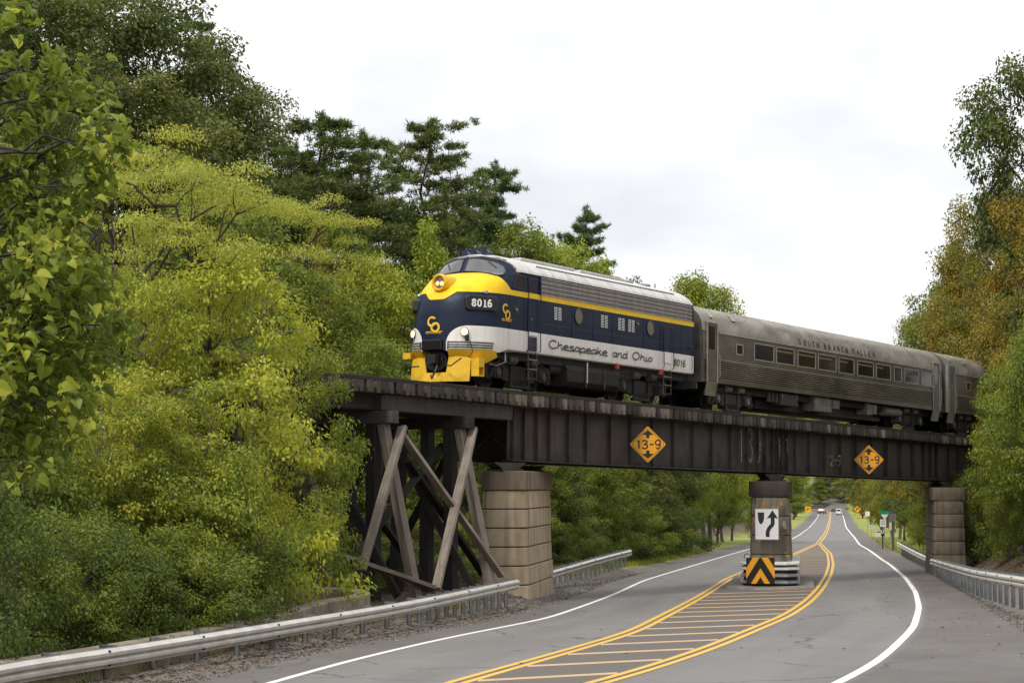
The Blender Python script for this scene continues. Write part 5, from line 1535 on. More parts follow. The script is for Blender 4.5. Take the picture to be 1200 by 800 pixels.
# ------------------------------------------------------------------ vegetation
def leaf_material(name, stops, trans=.35, spread=.30, gloss=.45):
    t = NT(name)
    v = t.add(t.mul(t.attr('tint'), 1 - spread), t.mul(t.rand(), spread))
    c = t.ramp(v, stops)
    t.base(c); t.rough(gloss); t.put(t.p.inputs['IOR'], 1.35)
    tr = t.n.new('ShaderNodeBsdfTranslucent'); t.l.new(t.mixc(.4, c, (.30, .34, .03, 1), 'MULTIPLY') if False else c, tr.inputs[0])
    mx = t.n.new('ShaderNodeMixShader'); mx.inputs[0].default_value = trans
    t.l.new(t.p.outputs[0], mx.inputs[1]); t.l.new(tr.outputs[0], mx.inputs[2]); t.l.new(mx.outputs[0], t.out.inputs[0])
    return t.m
def bark_material(name, a, b):
    t = NT(name); v = t.coord('Object'); n = t.noise(t.scale(v, (6, 6, 1.2)), 2.5, 6, .65)
    t.base(t.ramp(n, [(.3, a), (.7, b)])); t.rough(.9); t.bump(n, .5, .03); return t.m
M_bark = bark_material('gray_brown_bark', (.045, .036, .028), (.14, .118, .095))
M_bark_d = bark_material('dark_bark', (.022, .018, .015), (.075, .06, .048))
LM = {
 'oak':    leaf_material('dark_oak_leaves', [(0, (0.057, 0.078, 0.018)), (.5, (0.114, 0.146, 0.030)), (.85, (0.208, 0.235, 0.055)), (1, (0.371, 0.246, 0.070))], .32),
 'green':  leaf_material('mid_green_leaves', [(0, (0.082, 0.121, 0.020)), (.5, (0.178, 0.231, 0.031)), (.85, (0.306, 0.332, 0.042)), (1, (0.469, 0.362, 0.045))], .42),
 'yg':     leaf_material('yellow_green_leaves', [(0, (0.113, 0.164, 0.027)), (.45, (0.244, 0.317, 0.040)), (.8, (0.423, 0.465, 0.050)), (1, (0.602, 0.495, 0.058))], .45),
 'hangy':  leaf_material('yellowing_leaves', [(0, (0.149, 0.195, 0.031)), (.45, (0.338, 0.395, 0.046)), (.8, (0.546, 0.559, 0.061)), (1, (0.735, 0.562, 0.067))], .45),
 'hangg':  leaf_material('light_green_leaves', [(0, (0.108, 0.156, 0.029)), (.45, (0.259, 0.316, 0.043)), (.8, (0.452, 0.471, 0.057)), (1, (0.667, 0.491, 0.063))], .45),
 'locust': leaf_material('olive_yellow_leaves', [(0, (0.162, 0.200, 0.040)), (.5, (0.368, 0.409, 0.061)), (.85, (0.541, 0.543, 0.079)), (1, (0.627, 0.465, 0.087))], .45),
 'autumn': leaf_material('bronze_autumn_leaves', [(0, (0.084, 0.102, 0.020)), (.4, (0.193, 0.194, 0.029)), (.75, (0.336, 0.260, 0.033)), (1, (0.403, 0.224, 0.033))], .38),
 'bush':   leaf_material('shrub_leaves', [(0, (0.045, 0.073, 0.016)), (.5, (0.098, 0.144, 0.022)), (.85, (0.186, 0.220, 0.028)), (1, (0.431, 0.194, 0.035))], .38),
 'big':    leaf_material('broad_green_leaves', [(0, (0.099, 0.150, 0.028)), (.5, (0.242, 0.299, 0.036)), (.85, (0.471, 0.490, 0.059)), (1, (0.740, 0.599, 0.068))], .5, .5),
 'pine':   leaf_material('pine_needles', [(0, (0.049, 0.069, 0.018)), (.5, (0.103, 0.137, 0.032)), (.9, (0.167, 0.196, 0.045)), (1, (0.294, 0.235, 0.060))], .22),
 'wpine':  leaf_material('blue_pine_needles', [(0, (0.050, 0.092, 0.030)), (.5, (0.100, 0.160, 0.052)), (1, (0.165, 0.231, 0.066))], .22),
}
def unit(a): return a / (np.linalg.norm(a, axis=-1, keepdims=True) + 1e-9)
def leaves_np(rng, P, out, size, droop=.25, up=.9, rand=.8, aspect=.62, kind='diamond'):
    """leaf faces at points P; out = outward direction of each"""
    n = len(P); r = rng.normal(size=(n, 3))
    nrm = unit(out * .55 + np.array([0, 0, up]) + r * rand * .6)
    ax = unit(out * .8 + rng.normal(size=(n, 3)) * .7 + np.array([0, 0, -droop]))
    ax = unit(ax - nrm * np.sum(ax * nrm, 1, keepdims=True)); b = np.cross(nrm, ax)
    sz = size * rng.uniform(.6, 1.3, (n, 1)); w = sz * aspect * .5
    p0 = P; tip = P + ax * sz; mid = P + ax * sz * .45 - nrm * sz * .06
    V = np.stack([p0, mid + b * w + nrm * sz * .12, tip - nrm * sz * .10, mid - b * w + nrm * sz * .12], 1).reshape(-1, 3)
    Fq = np.arange(n * 4).reshape(n, 4)
    return V, Fq
def tubes_np(segs, n=5):
    """segs: list of (points, radii)"""
    V, Fq = [], []; base = 0
    for P, R in segs:
        P = np.asarray(P, float); k = len(P)
        D = np.gradient(P, axis=0); D = unit(D)
        a = np.cross(D, np.array([.31, .95, .07])); a = unit(a); b = np.cross(D, a)
        ang = np.arange(n) * 2 * np.pi / n
        ring = P[:, None, :] + (a[:, None, :] * np.cos(ang)[None, :, None] + b[:, None, :] * np.sin(ang)[None, :, None]) * np.asarray(R)[:, None, None]
        V.append(ring.reshape(-1, 3))
        i = np.arange(k - 1)[:, None] * n; j = np.arange(n)[None, :]; j2 = (j + 1) % n
        Fq.append((base + np.stack([i + j, i + j2, i + n + j2, i + n + j], -1)).reshape(-1, 4)); base += k * n
    return np.concatenate(V), np.concatenate(Fq)
def wander(rng, p, q, k, amp, sag=0.):
    t = np.linspace(0, 1, k)[:, None]; L = np.linalg.norm(q - p)
    w = rng.normal(size=(k, 3)) * amp * L; w[0] = 0; w[-1] = 0
    return p * (1 - t) + q * t + w + np.array([0, 0, 1.]) * (sag * L * 4 * t * (1 - t))
def broadleaf(name, seed, H, R, base, K, n_leaf, size, mat, bark=None, rc=.22, flat=.65, shape='round', droop=.3, trunk_r=None, fill=.35, stems=1, lean=0., up=.9, aspect=.62, layered=False):
    """-> trunk mesh and crown mesh of one broadleaf prototype"""
    rng = np.random.default_rng(seed)
    trunk_r = trunk_r or H * .016
    segs = []; limb_pts = []
    z0 = H * base
    def env(v):
        if shape == 'round': return np.sqrt(np.clip(1 - (np.abs(v - .45) / .56) ** 2.2, .02, 1))
        if shape == 'cone': return np.clip(1.02 - v, .05, 1) ** .8 * np.clip(v * 6 + .3, 0, 1)
        if shape == 'vase': return np.clip(.35 + v * .9, 0, 1) * np.sqrt(np.clip(1 - np.clip((v - .72) / .3, 0, 1) ** 2, .03, 1))
        if shape == 'dome': return np.sqrt(np.clip(1 - (v * .98) ** 2, .03, 1))
    tops = []
    for s_ in range(stems):
        a = rng.uniform(0, 6.28); e = 0 if stems == 1 else R * .45
        top = np.array([math.cos(a) * e + lean * H * .2, math.sin(a) * e, H * .86]); b0 = np.array([math.cos(a) * e * .15, math.sin(a) * e * .15, -.4])
        P = wander(rng, b0, top, 9, .018); rad = trunk_r / (stems ** .5) * (1 - np.linspace(0, 1, 9) * .85); rad[0] *= 1.35
        segs.append((P, rad)); tops.append(P)
    # cluster centres
    v = rng.uniform(0.02, 1, K * 3) ** .9; az = rng.uniform(0, 2 * np.pi, K * 3); rr = np.sqrt(rng.uniform(fill ** 2, 1, K * 3))
    lob = 1 + .22 * np.sin(az * 3 + v * 7 + seed) + .12 * np.sin(az * 5 - v * 11)
    cr = env(v) * R * rr * lob; Cn = np.stack([np.cos(az) * cr + lean * v * H * .25, np.sin(az) * cr, z0 + (H - z0) * v * .96], 1)
    keep = [0]
    for i in range(1, len(Cn)):     # spread them
        d = np.linalg.norm((Cn[keep] - Cn[i]) * np.array([1, 1, 1.35]), axis=1).min()
        if d > R * rc * rng.uniform(.55, 1.1): keep.append(i)
        if len(keep) >= K: break
    Cn = Cn[keep]
    # limbs to a third of the clusters, then twigs from the nearest limb point
    order = np.argsort(Cn[:, 2]); limbs = []
    idx = order[::3]
    for i in idx:
        P = tops[rng.integers(len(tops))]; c = Cn[i]; dxy = np.hypot(c[0] - P[:, 0], c[1] - P[:, 1])
        zt = np.clip(c[2] - dxy * rng.uniform(.45, .85), z0 * .75, H * .8); j = int(np.argmin(np.abs(P[:, 2] - zt)))
        L = wander(rng, P[j], c, 6, .035, .05); r0 = max(.02, trunk_r * .42 * (1 - P[j, 2] / H * .65)); segs.append((L, r0 * (1 - np.linspace(0, 1, 6) * .8))); limbs.append(L[2:])
    LP = np.concatenate(limbs)
    for i in order:
        if i in idx: continue
        c = Cn[i]; d = np.linalg.norm(LP - c, axis=1) + (LP[:, 2] > c[2]) * 1.0; j = int(np.argmin(d))
        segs.append((wander(rng, LP[j], c, 4, .05, .04), np.linspace(.028, .01, 4) * max(.6, H / 12)))
    # leaves round the clusters; the number goes with the cluster's size
    cs = rng.uniform(.6, 1.35, len(Cn)); wts = cs ** 2; wts /= wts.sum(); cnt = rng.multinomial(n_leaf, wts)
    ci = np.repeat(np.arange(len(Cn)), cnt); n = len(ci)
    d = unit(rng.normal(size=(n, 3))); rad = rng.uniform(.12, 1, (n, 1)) ** .55 * (R * rc * .92) * cs[ci][:, None] * rng.uniform(.8, 1.25, (n, 1))
    off = d * rad * np.array([1.15, 1.15, flat])
    if layered: off[:, 2] = off[:, 2] * .35 - (np.hypot(off[:, 0], off[:, 1]) ** 2) * .10
    P = Cn[ci] + off
    ctr = np.array([0, 0, z0 + (H - z0) * .4]); out = unit(unit(P - ctr) * .6 + d * .7)
    V, Fq = leaves_np(rng, P, out, size, droop, up, .9, aspect)
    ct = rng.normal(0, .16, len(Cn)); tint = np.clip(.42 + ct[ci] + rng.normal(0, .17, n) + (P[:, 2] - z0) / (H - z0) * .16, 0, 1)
    tv, tf = tubes_np(segs)
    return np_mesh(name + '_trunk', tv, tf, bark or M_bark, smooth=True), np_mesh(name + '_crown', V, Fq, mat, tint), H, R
def conifer(name, seed, H, R, base, whorls, per, mat, tuft=.32, needles=11, blade=.035, density=1., shape='virginia', n_side=5):
    rng = np.random.default_rng(seed); segs = []; T, Dr = [], []
    P = wander(rng, np.array([0, 0, -.4]), np.array([rng.normal() * .3, rng.normal() * .3, H]), 12, .008)
    segs.append((P, H * .0125 * (1 - np.linspace(0, 1, 12) * .92)))
    for w in range(whorls):
        v = (w + rng.uniform(-.3, .3)) / whorls; v = min(.985, max(0, v)); z = H * (base + (1 - base) * v)
        for k in range(per):
            if rng.random() < (.22 if shape == 'virginia' else .10): continue
            a = rng.uniform(0, 6.28)
            L = R * ((1 - v) ** .75 * .95 + .12) * rng.uniform(.6, 1.15) if shape == 'white' else R * (np.sqrt(max(.03, 1 - (abs(v - .35) / .68) ** 2))) * rng.uniform(.45, 1.15)
            c = np.array([np.interp(z, P[:, 2], P[:, 0]), np.interp(z, P[:, 2], P[:, 1]), z]); rise = rng.uniform(-.05, .22) if shape == 'virginia' else rng.uniform(.05, .3) * (.4 + v)
            e = c + np.array([math.cos(a) * L, math.sin(a) * L, L * rise]); B = wander(rng, c, e, 6, .03, -.06)
            segs.append((B, np.linspace(.05, .012, 6) * H / 16 * (1.2 - v)))
            nt = max(3, int(L * 4.2 * density))
            for q in range(nt):
                t = 1 - (q + rng.uniform(0, .7)) / nt * .72; p = np.array([np.interp(t * 5, range(6), B[:, d]) for d in range(3)])
                for s_ in range(n_side):
                    sd = rng.normal(size=3) * np.array([1, 1, .28]) * L * .13 * (1.25 - t * .5); T.append(p + sd + np.array([0, 0, .05])); Dr.append(unit(sd + np.array([math.cos(a), math.sin(a), .5]) * .3 + np.array([0, 0, .15])))
    for q in range(70):
        t = rng.uniform(.80, 1.0); p = np.array([np.interp(t * 11, range(12), P[:, d]) for d in range(3)]); k = (1.04 - t) * H * .085
        T.append(p + rng.normal(size=3) * np.array([k, k, .12])); Dr.append(unit(np.array([rng.normal(), rng.normal(), .8])))
    T, Dr = np.array(T), np.array(Dr); n = len(T)
    ti = np.repeat(np.arange(n), needles); m = len(ti)
    ax = unit(Dr[ti] * .55 + rng.normal(size=(m, 3)) * .75 + np.array([0, 0, .18])); side = unit(np.cross(ax, rng.normal(size=(m, 3))))
    L = tuft * rng.uniform(.6, 1.2, (m, 1)); p = T[ti] + rng.normal(size=(m, 3)) * .06
    V = np.stack([p - side * blade * .5, p + side * blade * .5, p + ax * L], 1).reshape(-1, 3)
    tt = np.repeat(np.clip(.5 + rng.normal(0, .2, n), 0, 1), needles); tint = np.clip(tt + rng.normal(0, .1, m), 0, 1)
    tv, tf = tubes_np(segs)
    return np_mesh(name + '_trunk', tv, tf, M_bark_d, smooth=True), np_mesh(name + '_crown', V, np.arange(m * 3).reshape(m, 3), mat, tint), H, R

PROTO = {
 'oak_a': broadleaf('oak_a', 11, 17, 5.6, .22, 95, 26000, .26, LM['oak'], M_bark_d, rc=.21),
 'oak_b': broadleaf('oak_b', 12, 19, 5.2, .28, 90, 24000, .26, LM['oak'], M_bark_d, rc=.22, shape='vase'),
 'green_a': broadleaf('green_a', 21, 15, 5.0, .15, 90, 24000, .24, LM['green'], rc=.22),
 'green_b': broadleaf('green_b', 22, 16, 4.4, .12, 85, 22000, .23, LM['green'], rc=.23, shape='cone'),
 'yg_a': broadleaf('yg_a', 31, 14, 4.2, .15, 80, 20000, .23, LM['yg'], rc=.22, shape='cone'),
 'yg_b': broadleaf('yg_b', 32, 13, 4.6, .18, 80, 20000, .23, LM['yg'], rc=.22),
 'hang': broadleaf('hang', 41, 9.5, 4.6, .06, 130, 27000, .155, LM['hangg'], rc=.165, flat=.5, droop=.55, stems=4, up=.85, shape='dome', fill=.5, trunk_r=.13),
 'hangy': broadleaf('hangy', 42, 9.5, 4.6, .06, 130, 27000, .155, LM['hangy'], rc=.165, flat=.5, droop=.55, stems=4, up=.85, shape='dome', fill=.5, trunk_r=.13),
 'locust': broadleaf('locust', 51, 11, 5.2, .46, 70, 30000, .10, LM['locust'], M_bark_d, rc=.21, flat=.45, shape='vase', stems=3, trunk_r=.34, layered=True, fill=.3),
 'autumn_a': broadleaf('autumn_a', 61, 15, 4.4, .12, 90, 26000, .20, LM['autumn'], rc=.21, shape='cone'),
 'autumn_b': broadleaf('autumn_b', 62, 17, 4.8, .16, 90, 26000, .20, LM['autumn'], rc=.21),
 'maple': broadleaf('maple', 71, 9, 4.0, .22, 105, 26000, .17, LM['green'], rc=.19, flat=.5, droop=.5, fill=.45),
 'bush_a': broadleaf('bush_a', 81, 3.6, 2.2, .03, 60, 11000, .12, LM['bush'], rc=.24, stems=5, trunk_r=.05, shape='dome', fill=.3),
 'bush_b': broadleaf('bush_b', 82, 3.0, 2.4, .02, 60, 11000, .10, LM['yg'], rc=.24, stems=6, trunk_r=.045, shape='dome', fill=.3, droop=.6),
 'bush_c': broadleaf('bush_c', 83, 4.4, 2.2, .05, 60, 12000, .11, LM['green'], rc=.24, stems=4, trunk_r=.05, fill=.3),
 'bush_d': broadleaf('bush_d', 84, 3.4, 2.2, .03, 60, 12000, .085, LM['bush'], rc=.23, stems=5, trunk_r=.045, shape='dome', fill=.3),
 'pine_a': conifer('pine_a', 91, 17, 3.7, .22, 22, 5, LM['pine'], tuft=.27, needles=15, blade=.05, density=1.0),
 'pine_b': conifer('pine_b', 92, 18, 3.4, .30, 20, 5, LM['pine'], tuft=.27, needles=15, blade=.05, density=1.0),
 'wpine': conifer('wpine', 93, 20, 4.4, .2, 20, 7, LM['wpine'], tuft=.30, needles=16, blade=.05, density=1.3, shape='white', n_side=5),
}
NAMES = {'oak': ('oak_tree', 'tree'), 'green': ('broadleaf_tree', 'tree'), 'yg': ('yellowing_tree', 'tree'), 'hang': ('broadleaf_tree', 'tree'), 'hangy': ('yellowing_tree', 'tree'), 'locust': ('locust_tree', 'tree'), 'autumn': ('autumn_tree', 'tree'),
         'maple': ('maple_tree', 'tree'), 'bush': ('shrub', 'shrub'), 'pine': ('pine_tree', 'tree'), 'wpine': ('white_pine_tree', 'tree')}
vr = random.Random(5)
def plant(kind, px, D, ytop, label, group=None, width=None, zb=None, rot=None, squash=1.):
    tm, cm, H, R = PROTO[kind]; nm, cat = NAMES[kind.split('_')[0]]
    x = (px - 600) / F * D
    if D < 690:          # keep stems off the road and its verge
        gap = 2.6 if cat == 'shrub' else 4.2
        mid = (EL(D) + ER(D)) / 2
        x = min(x, EL(D) - gap) if x < mid else max(x, ER(D) + gap - .6)
    z0 = hgt(x, D) - .15 if zb is None else zb
    zt = CZ + (HOR - ytop) / F * D; h = max(1.0, zt - z0); k = h / H
    w = k if width is None else (width / F * D) / (2 * R * 1.05)
    w = min(max(w, k * .55), k * 1.9) * squash
    o = thing(nm, label, cat, group, loc=(x, D, z0), rz=vr.uniform(0, 6.28) if rot is None else rot)
    o.scale = (w, w, k)
    a = bpy.data.objects.new('trunk', tm); link(a, o)
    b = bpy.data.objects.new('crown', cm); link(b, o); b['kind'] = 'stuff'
    return o

# the broad-leaved tree that leans into the picture from the left edge
def heart_leaf(name, size, seed):
    r = random.Random(seed)
    o = [(0, 0), (.16, -.10), (.36, -.06), (.50, .14), (.48, .38), (.34, .66), (.12, .92), (0, 1.06)]
    f = r.uniform(.08, .38); c = r.uniform(.05, .5)
    P = lambda x, y: (x * size, y * size, (abs(x) * f * 2 - c * y * y) * size)
    mid = [(0, 0), (0, .25), (0, .6), (0, 1.06)]
    right = [P(*q) for q in o]; left = [P(-x, y) for x, y in o]; m = [P(*q) for q in mid]
    V = right + left + m; R, L, M_ = 0, 8, 16
    Fq = []
    for b in (R, L):
        Fq += [(M_, b + 1, b + 2, M_ + 1), (M_ + 1, b + 2, b + 3, b + 4), (M_ + 1, b + 4, b + 5, M_ + 2), (M_ + 2, b + 5, b + 6, M_ + 3)]
    me = bpy.data.meshes.new(name); me.from_pydata(V, [], Fq); me.materials.append(LM['big'])
    a = me.attributes.new('tint', 'FLOAT', 'FACE'); a.data.foreach_set('value', [r.uniform(.1, .9)] * len(Fq)); me.update()
    return me
def big_leaf_tree():
    r = random.Random(3); g = at(-95, 700, 22.5); base = Vector((g.x, 22.5, hgt(g.x, 22.5)))
    t = thing('broad_leaved_tree', 'broad-leaved green tree with big heart-shaped leaves leaning in at the left edge', 'tree', loc=base)
    CL = [(8, 12, 24, 26), (4, 75, 20, 18), (52, 66, 16, 9), (75, 110, 40, 60), (30, 128, 40, 62), (118, 150, 30, 40), (140, 165, 16, 10), (60, 170, 42, 78), (15, 190, 40, 66), (108, 198, 26, 32), (70, 230, 40, 70), (20, 258, 40, 80), (60, 290, 36, 66),
          (106, 330, 26, 28), (142, 378, 16, 15), (40, 340, 42, 90), (86, 360, 32, 48), (12, 400, 40, 92), (66, 410, 40, 86), (116, 408, 24, 28), (38, 460, 42, 82), (86, 468, 30, 44), (12, 505, 36, 66), (55, 520, 32, 44), (36, 552, 22, 20), (-20, 330, 40, 60), (-15, 220, 40, 50), (-20, 450, 40, 60), (-110, 120, 50, 40), (-150, 260, 60, 45), (-140, 400, 60, 45), (-100, 30, 50, 30)]
    segs = []; trunk = [Vector((g.x, 22.5, base.z - .4)), at(-90, 520, 22.4), at(-75, 330, 22.3), at(-62, 130, 22.2), at(-55, -40, 22.4)]
    segs.append(([tuple(p - base) for p in trunk], [.19, .16, .13, .09, .04]))
    items = []
    for cx, cy, sp, n in CL:
        n = int(n * 2.6); c = at(cx, cy, r.uniform(21.4, 23.6)); ty = cy + r.uniform(20, 110); k = 0
        tp = at(-70, min(600, ty), 22.3); rng = np.random.default_rng(int(cx + 1000 + cy))
        L = wander(rng, np.array(tp - base), np.array(c - base), 7, .03, .04); segs.append((L, np.linspace(.032, .006, 7)))
        for q in range(n):
            a, b = r.gauss(0, .55), r.gauss(0, .55); p = at(cx + a * sp, cy + b * sp, c.y + r.gauss(0, .5)); items.append(p - base)
            if q % 9 == 0: segs.append((wander(rng, L[3 + (q // 9) % 4], np.array(p - base), 4, .06), np.array([.006, .005, .004, .003])))
    tv, tf = tubes_np([(np.array(p), np.array(q)) for p, q in segs])
    link(bpy.data.objects.new('trunk', np_mesh('broad_trunk', tv, tf, M_bark_d, smooth=True)), t)
    meshes = [heart_leaf('leaf', .108 * (.7 + .10 * k), k) for k in range(8)]
    items.sort(key=lambda p: p.y + (0 if -10 < 0 else 0)); VV, FF, TT = [], [], []; nb = 0; parts = 0
    for p in items:
        up = Vector((r.gauss(.1, .5), r.gauss(-.2, .6), r.gauss(.85, .35))).normalized(); tip = Vector((r.gauss(.5, .6), r.gauss(-.2, .6), r.gauss(-.5, .35)))
        tip = (tip - up * tip.dot(up)).normalized(); x = tip.cross(up); me = r.choice(meshes); s_ = r.uniform(.75, 1.2)
        M = Matrix(((x.x, tip.x, up.x, p.x), (x.y, tip.y, up.y, p.y), (x.z, tip.z, up.z, p.z), (0, 0, 0, 1))) @ Matrix.Scale(s_, 4)
        w = base + p; visible = abs(w.x) / w.y * F < 606
        if visible and parts < 300:
            o = bpy.data.objects.new('leaf', me); link(o, t); o.matrix_local = M; parts += 1
        else:
            vs = [M @ v.co for v in me.vertices]; VV += [tuple(v) for v in vs]; tt = r.uniform(.1, .85)
            for f in me.polygons: FF.append([i + nb for i in f.vertices]); TT.append(tt)
            nb += len(vs)
    me = np_mesh('foliage', np.array(VV), np.array(FF), LM['big'], np.array(TT)); o = bpy.data.objects.new('foliage', me); link(o, t); o['kind'] = 'stuff'
big_leaf_tree()
G1 = 'dark oaks on the hilltop at the upper left'
for px, D, yt, w in ((20, 100, -95, 250), (105, 108, -80, 240), (175, 112, -20, 230), (-40, 88, -90, 250), (235, 118, 30, 190), (70, 92, 40, 220), (150, 96, 75, 220), (270, 122, 82, 170), (215, 104, 110, 190), (300, 116, 140, 150)):
    plant('oak_a' if (px // 5) % 2 else 'oak_b', px, D, yt, 'tall dark oak on the hilltop at the upper left', G1, w)
plant('pine_b', 240, 120, 14, 'pine crown sticking out of the oaks against the sky', None, 90)
plant('pine_a', 378, 104, 128, 'broad dark pine with layered boughs, leftmost pine of the skyline', None, 270)
plant('pine_b', 482, 108, 138, 'thin-topped pine with sparse crown right of the broad dark pine', None, 200)
plant('pine_a', 430, 114, 150, 'dense dark pine between the two taller skyline pines', None, 210)
plant('pine_a', 345, 112, 165, 'pine behind the broad dark pine at the oak edge', None, 130)
plant('pine_a', 520, 106, 215, 'lower dark pine just left of the pointed white pine', None, 170)
plant('wpine', 572, 128, 188, 'tall white pine with a pointed top behind the locomotive cab', None, 205)
plant('wpine', 683, 150, 240, 'leaning-topped white pine behind the locomotive roof', None, 165)
plant('green_a', 533, 112, 240, 'mid-green tree just behind the locomotive nose', None, 150)
plant('green_a', 612, 124, 252, 'rounded green tree below the pointed white pine', None, 130)
plant('yg_a', 505, 92, 240, 'yellow-green tree rising left of the locomotive nose', None, 130)
plant('yg_b', 440, 90, 300, 'yellow-green tree by the track end above the trestle', None, 120)
plant('yg_b', 642, 126, 274, 'yellowing tree right behind the locomotive cab roof', None, 110)
plant('yg_b', 676, 130, 286, 'yellow tree peeking over the locomotive roof', None, 90)
plant('wpine', 712, 152, 306, 'low white pine at the right end of the roofline trees', None, 70)
plant('green_b', 742, 158, 316, 'small green treetop over the middle of the locomotive roof', None, 60)
plant('green_a', 815, 176, 314, 'dark green tree over the first coach end', None, 70)
plant('yg_b', 852, 178, 324, 'yellow-green tree over the first coach roof', None, 80)
plant('yg_a', 884, 182, 352, 'small yellow-green treetop at the right of the roofline', None, 36)
plant('green_a', 400, 94, 250, 'green tree filling the gap under the dark pines', None, 140)
plant('locust', 335, 84, 215, 'olive-yellow tree under the dark pines', None, 160)
plant('autumn_a', 372, 92, 262, 'bronze-leaved tree below the broad dark pine', None, 90)
plant('autumn_b', 475, 96, 318, 'orange-tinged tree behind the locomotive nose', None, 100)
plant('green_a', 560, 108, 300, 'shaded green tree hidden behind the locomotive front', None, 140)
# trees between the near foliage and the hill
G2 = 'mid-green trees on the slope behind the trestle'
for px, D, yt, w in ((250, 78, 200, 200), (330, 74, 300, 170), (410, 80, 360, 150), (470, 84, 400, 150), (530, 86, 415, 150), (440, 76, 420, 140), (290, 66, 330, 170), (180, 64, 240, 200), (80, 60, 190, 220), (0, 58, 120, 240)):
    plant('green_a' if px % 20 else 'green_b', px, D, yt, 'leafy green tree on the slope behind the trestle', G2, w)
# the big yellow-green trees in front of the trestle
plant('locust', 190, 47, 165, 'feathery yellow tree with dark forking limbs at the left', None, 330, rot=.4)
plant('locust', 90, 50, 120, 'second feathery yellow tree behind the broad-leaved tree', None, 250, rot=2.2)
plant('hangy', 258, 46, 283, 'large bright yellow-green tree left of the trestle', None, 290, rot=1.0)
plant('hang', 338, 53.5, 372, 'light green tree with leafy sprays reaching over the trestle', None, 170, rot=2.5)
plant('hangy', 165, 44, 300, 'yellow-green tree in front of the feathery yellow tree', None, 250, rot=4.0)
plant('hang', 240, 42, 420, 'light green tree in front of the bright yellow-green one', None, 260, rot=.3)
plant('hang', 120, 40, 430, 'light green tree under the feathery yellow tree', None, 240, rot=5.2)
plant('hang', 40, 38, 470, 'light green tree under the broad-leaved branches', None, 220, rot=3.2)
plant('autumn_b', 300, 53, 520, 'small reddish-tinged tree between the light green ones', None, 120)
# undergrowth
G3 = 'shrubs behind the left foreground guardrail'
ub = [('bush_a', 20, 33, 640, 190), ('bush_c', 70, 34, 590, 180), ('bush_d', 120, 36, 600, 190), ('bush_a', 165, 36.5, 640, 150), ('bush_c', 215, 38.5, 605, 170), ('bush_a', 262, 40, 640, 140), ('bush_d', 300, 41.5, 600, 150), 
      ('bush_d', 370, 56, 600, 110), ('bush_a', 400, 57, 640, 90), ('bush_a', 285, 43, 660, 90), ('bush_a', 250, 42, 650, 110), ('bush_a', 300, 53, 640, 110), ('bush_c', 345, 54, 630, 100), ('bush_a', 385, 55.5, 660, 60), ('bush_c', 150, 40, 520, 190), ('bush_b', 240, 42, 520, 200), ('bush_a', 40, 37, 520, 200), ('bush_d', -10, 30, 560, 200),
      ('bush_c', 85, 34.5, 680, 120), ('bush_a', 0, 31, 690, 130), ('bush_d', 205, 36.5, 690, 100), ('bush_a', 420, 62, 650, 80), ('bush_c', 455, 64, 640, 90), ('bush_a', 500, 66, 655, 90), ('bush_c', 540, 70, 640, 80), ('bush_a', 430, 70, 600, 120), ('bush_c', 505, 74, 590, 130), ('bush_a', 560, 78, 600, 100)]
for k, px, D, yt, w in ub:
    plant(k, px, D, yt, {'bush_a': 'leafy green shrub in the thicket behind the left guardrail', 'bush_b': 'yellowish shrub in the thicket behind the left guardrail', 'bush_c': 'upright green shrub in the thicket behind the left guardrail', 'bush_d': 'olive fine-leaved shrub in the thicket behind the left guardrail'}[k], G3, w)
# beyond the bridge on the left of the road
G4 = 'trees along the left side of the road beyond the bridge'
for px, D, yt, w, k in ((668, 92, 500, 100, 'maple'), (640, 88, 520, 90, 'green_a'), (705, 98, 495, 110, 'green_b'), (740, 106, 500, 100, 'maple'), (775, 114, 510, 90, 'green_a'), (810, 124, 500, 90, 'green_b'), (850, 138, 505, 90, 'green_a'), (880, 158, 510, 70, 'yg_b'), (700, 112, 470, 130, 'green_a'),
                         (780, 130, 470, 120, 'oak_a'), (850, 155, 480, 100, 'oak_b'), (908, 205, 515, 66, 'yg_b'), (926, 262, 535, 44, 'yg_a'), (905, 190, 500, 70, 'green_a'), (620, 96, 480, 120, 'oak_a'), (922, 320, 550, 44, 'green_a')):
    plant(k, px, D, yt, {'maple': 'green maple at the verge under the left span', 'green': 'green tree under the left bridge span', 'autumn': 'bronze-tinged tree under the left bridge span', 'oak': 'dark oak standing deep behind the left span', 'yg': 'yellow-green tree beside the middle pier'}[k.split('_')[0]], G4, w)
G5 = 'shrubs along the verge beyond the left pier'
for px, D, yt, w, k in ((642, 89, 610, 74, 'bush_a'), (674, 95, 612, 74, 'bush_c'), (683, 100, 606, 74, 'bush_d'), (693, 106, 600, 74, 'bush_a'), (717, 112, 596, 74, 'bush_c'), (741, 117, 600, 69, 'bush_a'), (765, 123, 598, 69, 'bush_c'), (789, 130, 596, 69, 'bush_a'), (813, 139, 598, 64, 'bush_d'), (833, 148, 596, 64, 'bush_a'), (901, 235, 585, 44, 'bush_a')):
    plant(k, px, D, yt, 'roadside shrub in the hedge beyond the left pier', G5, w)
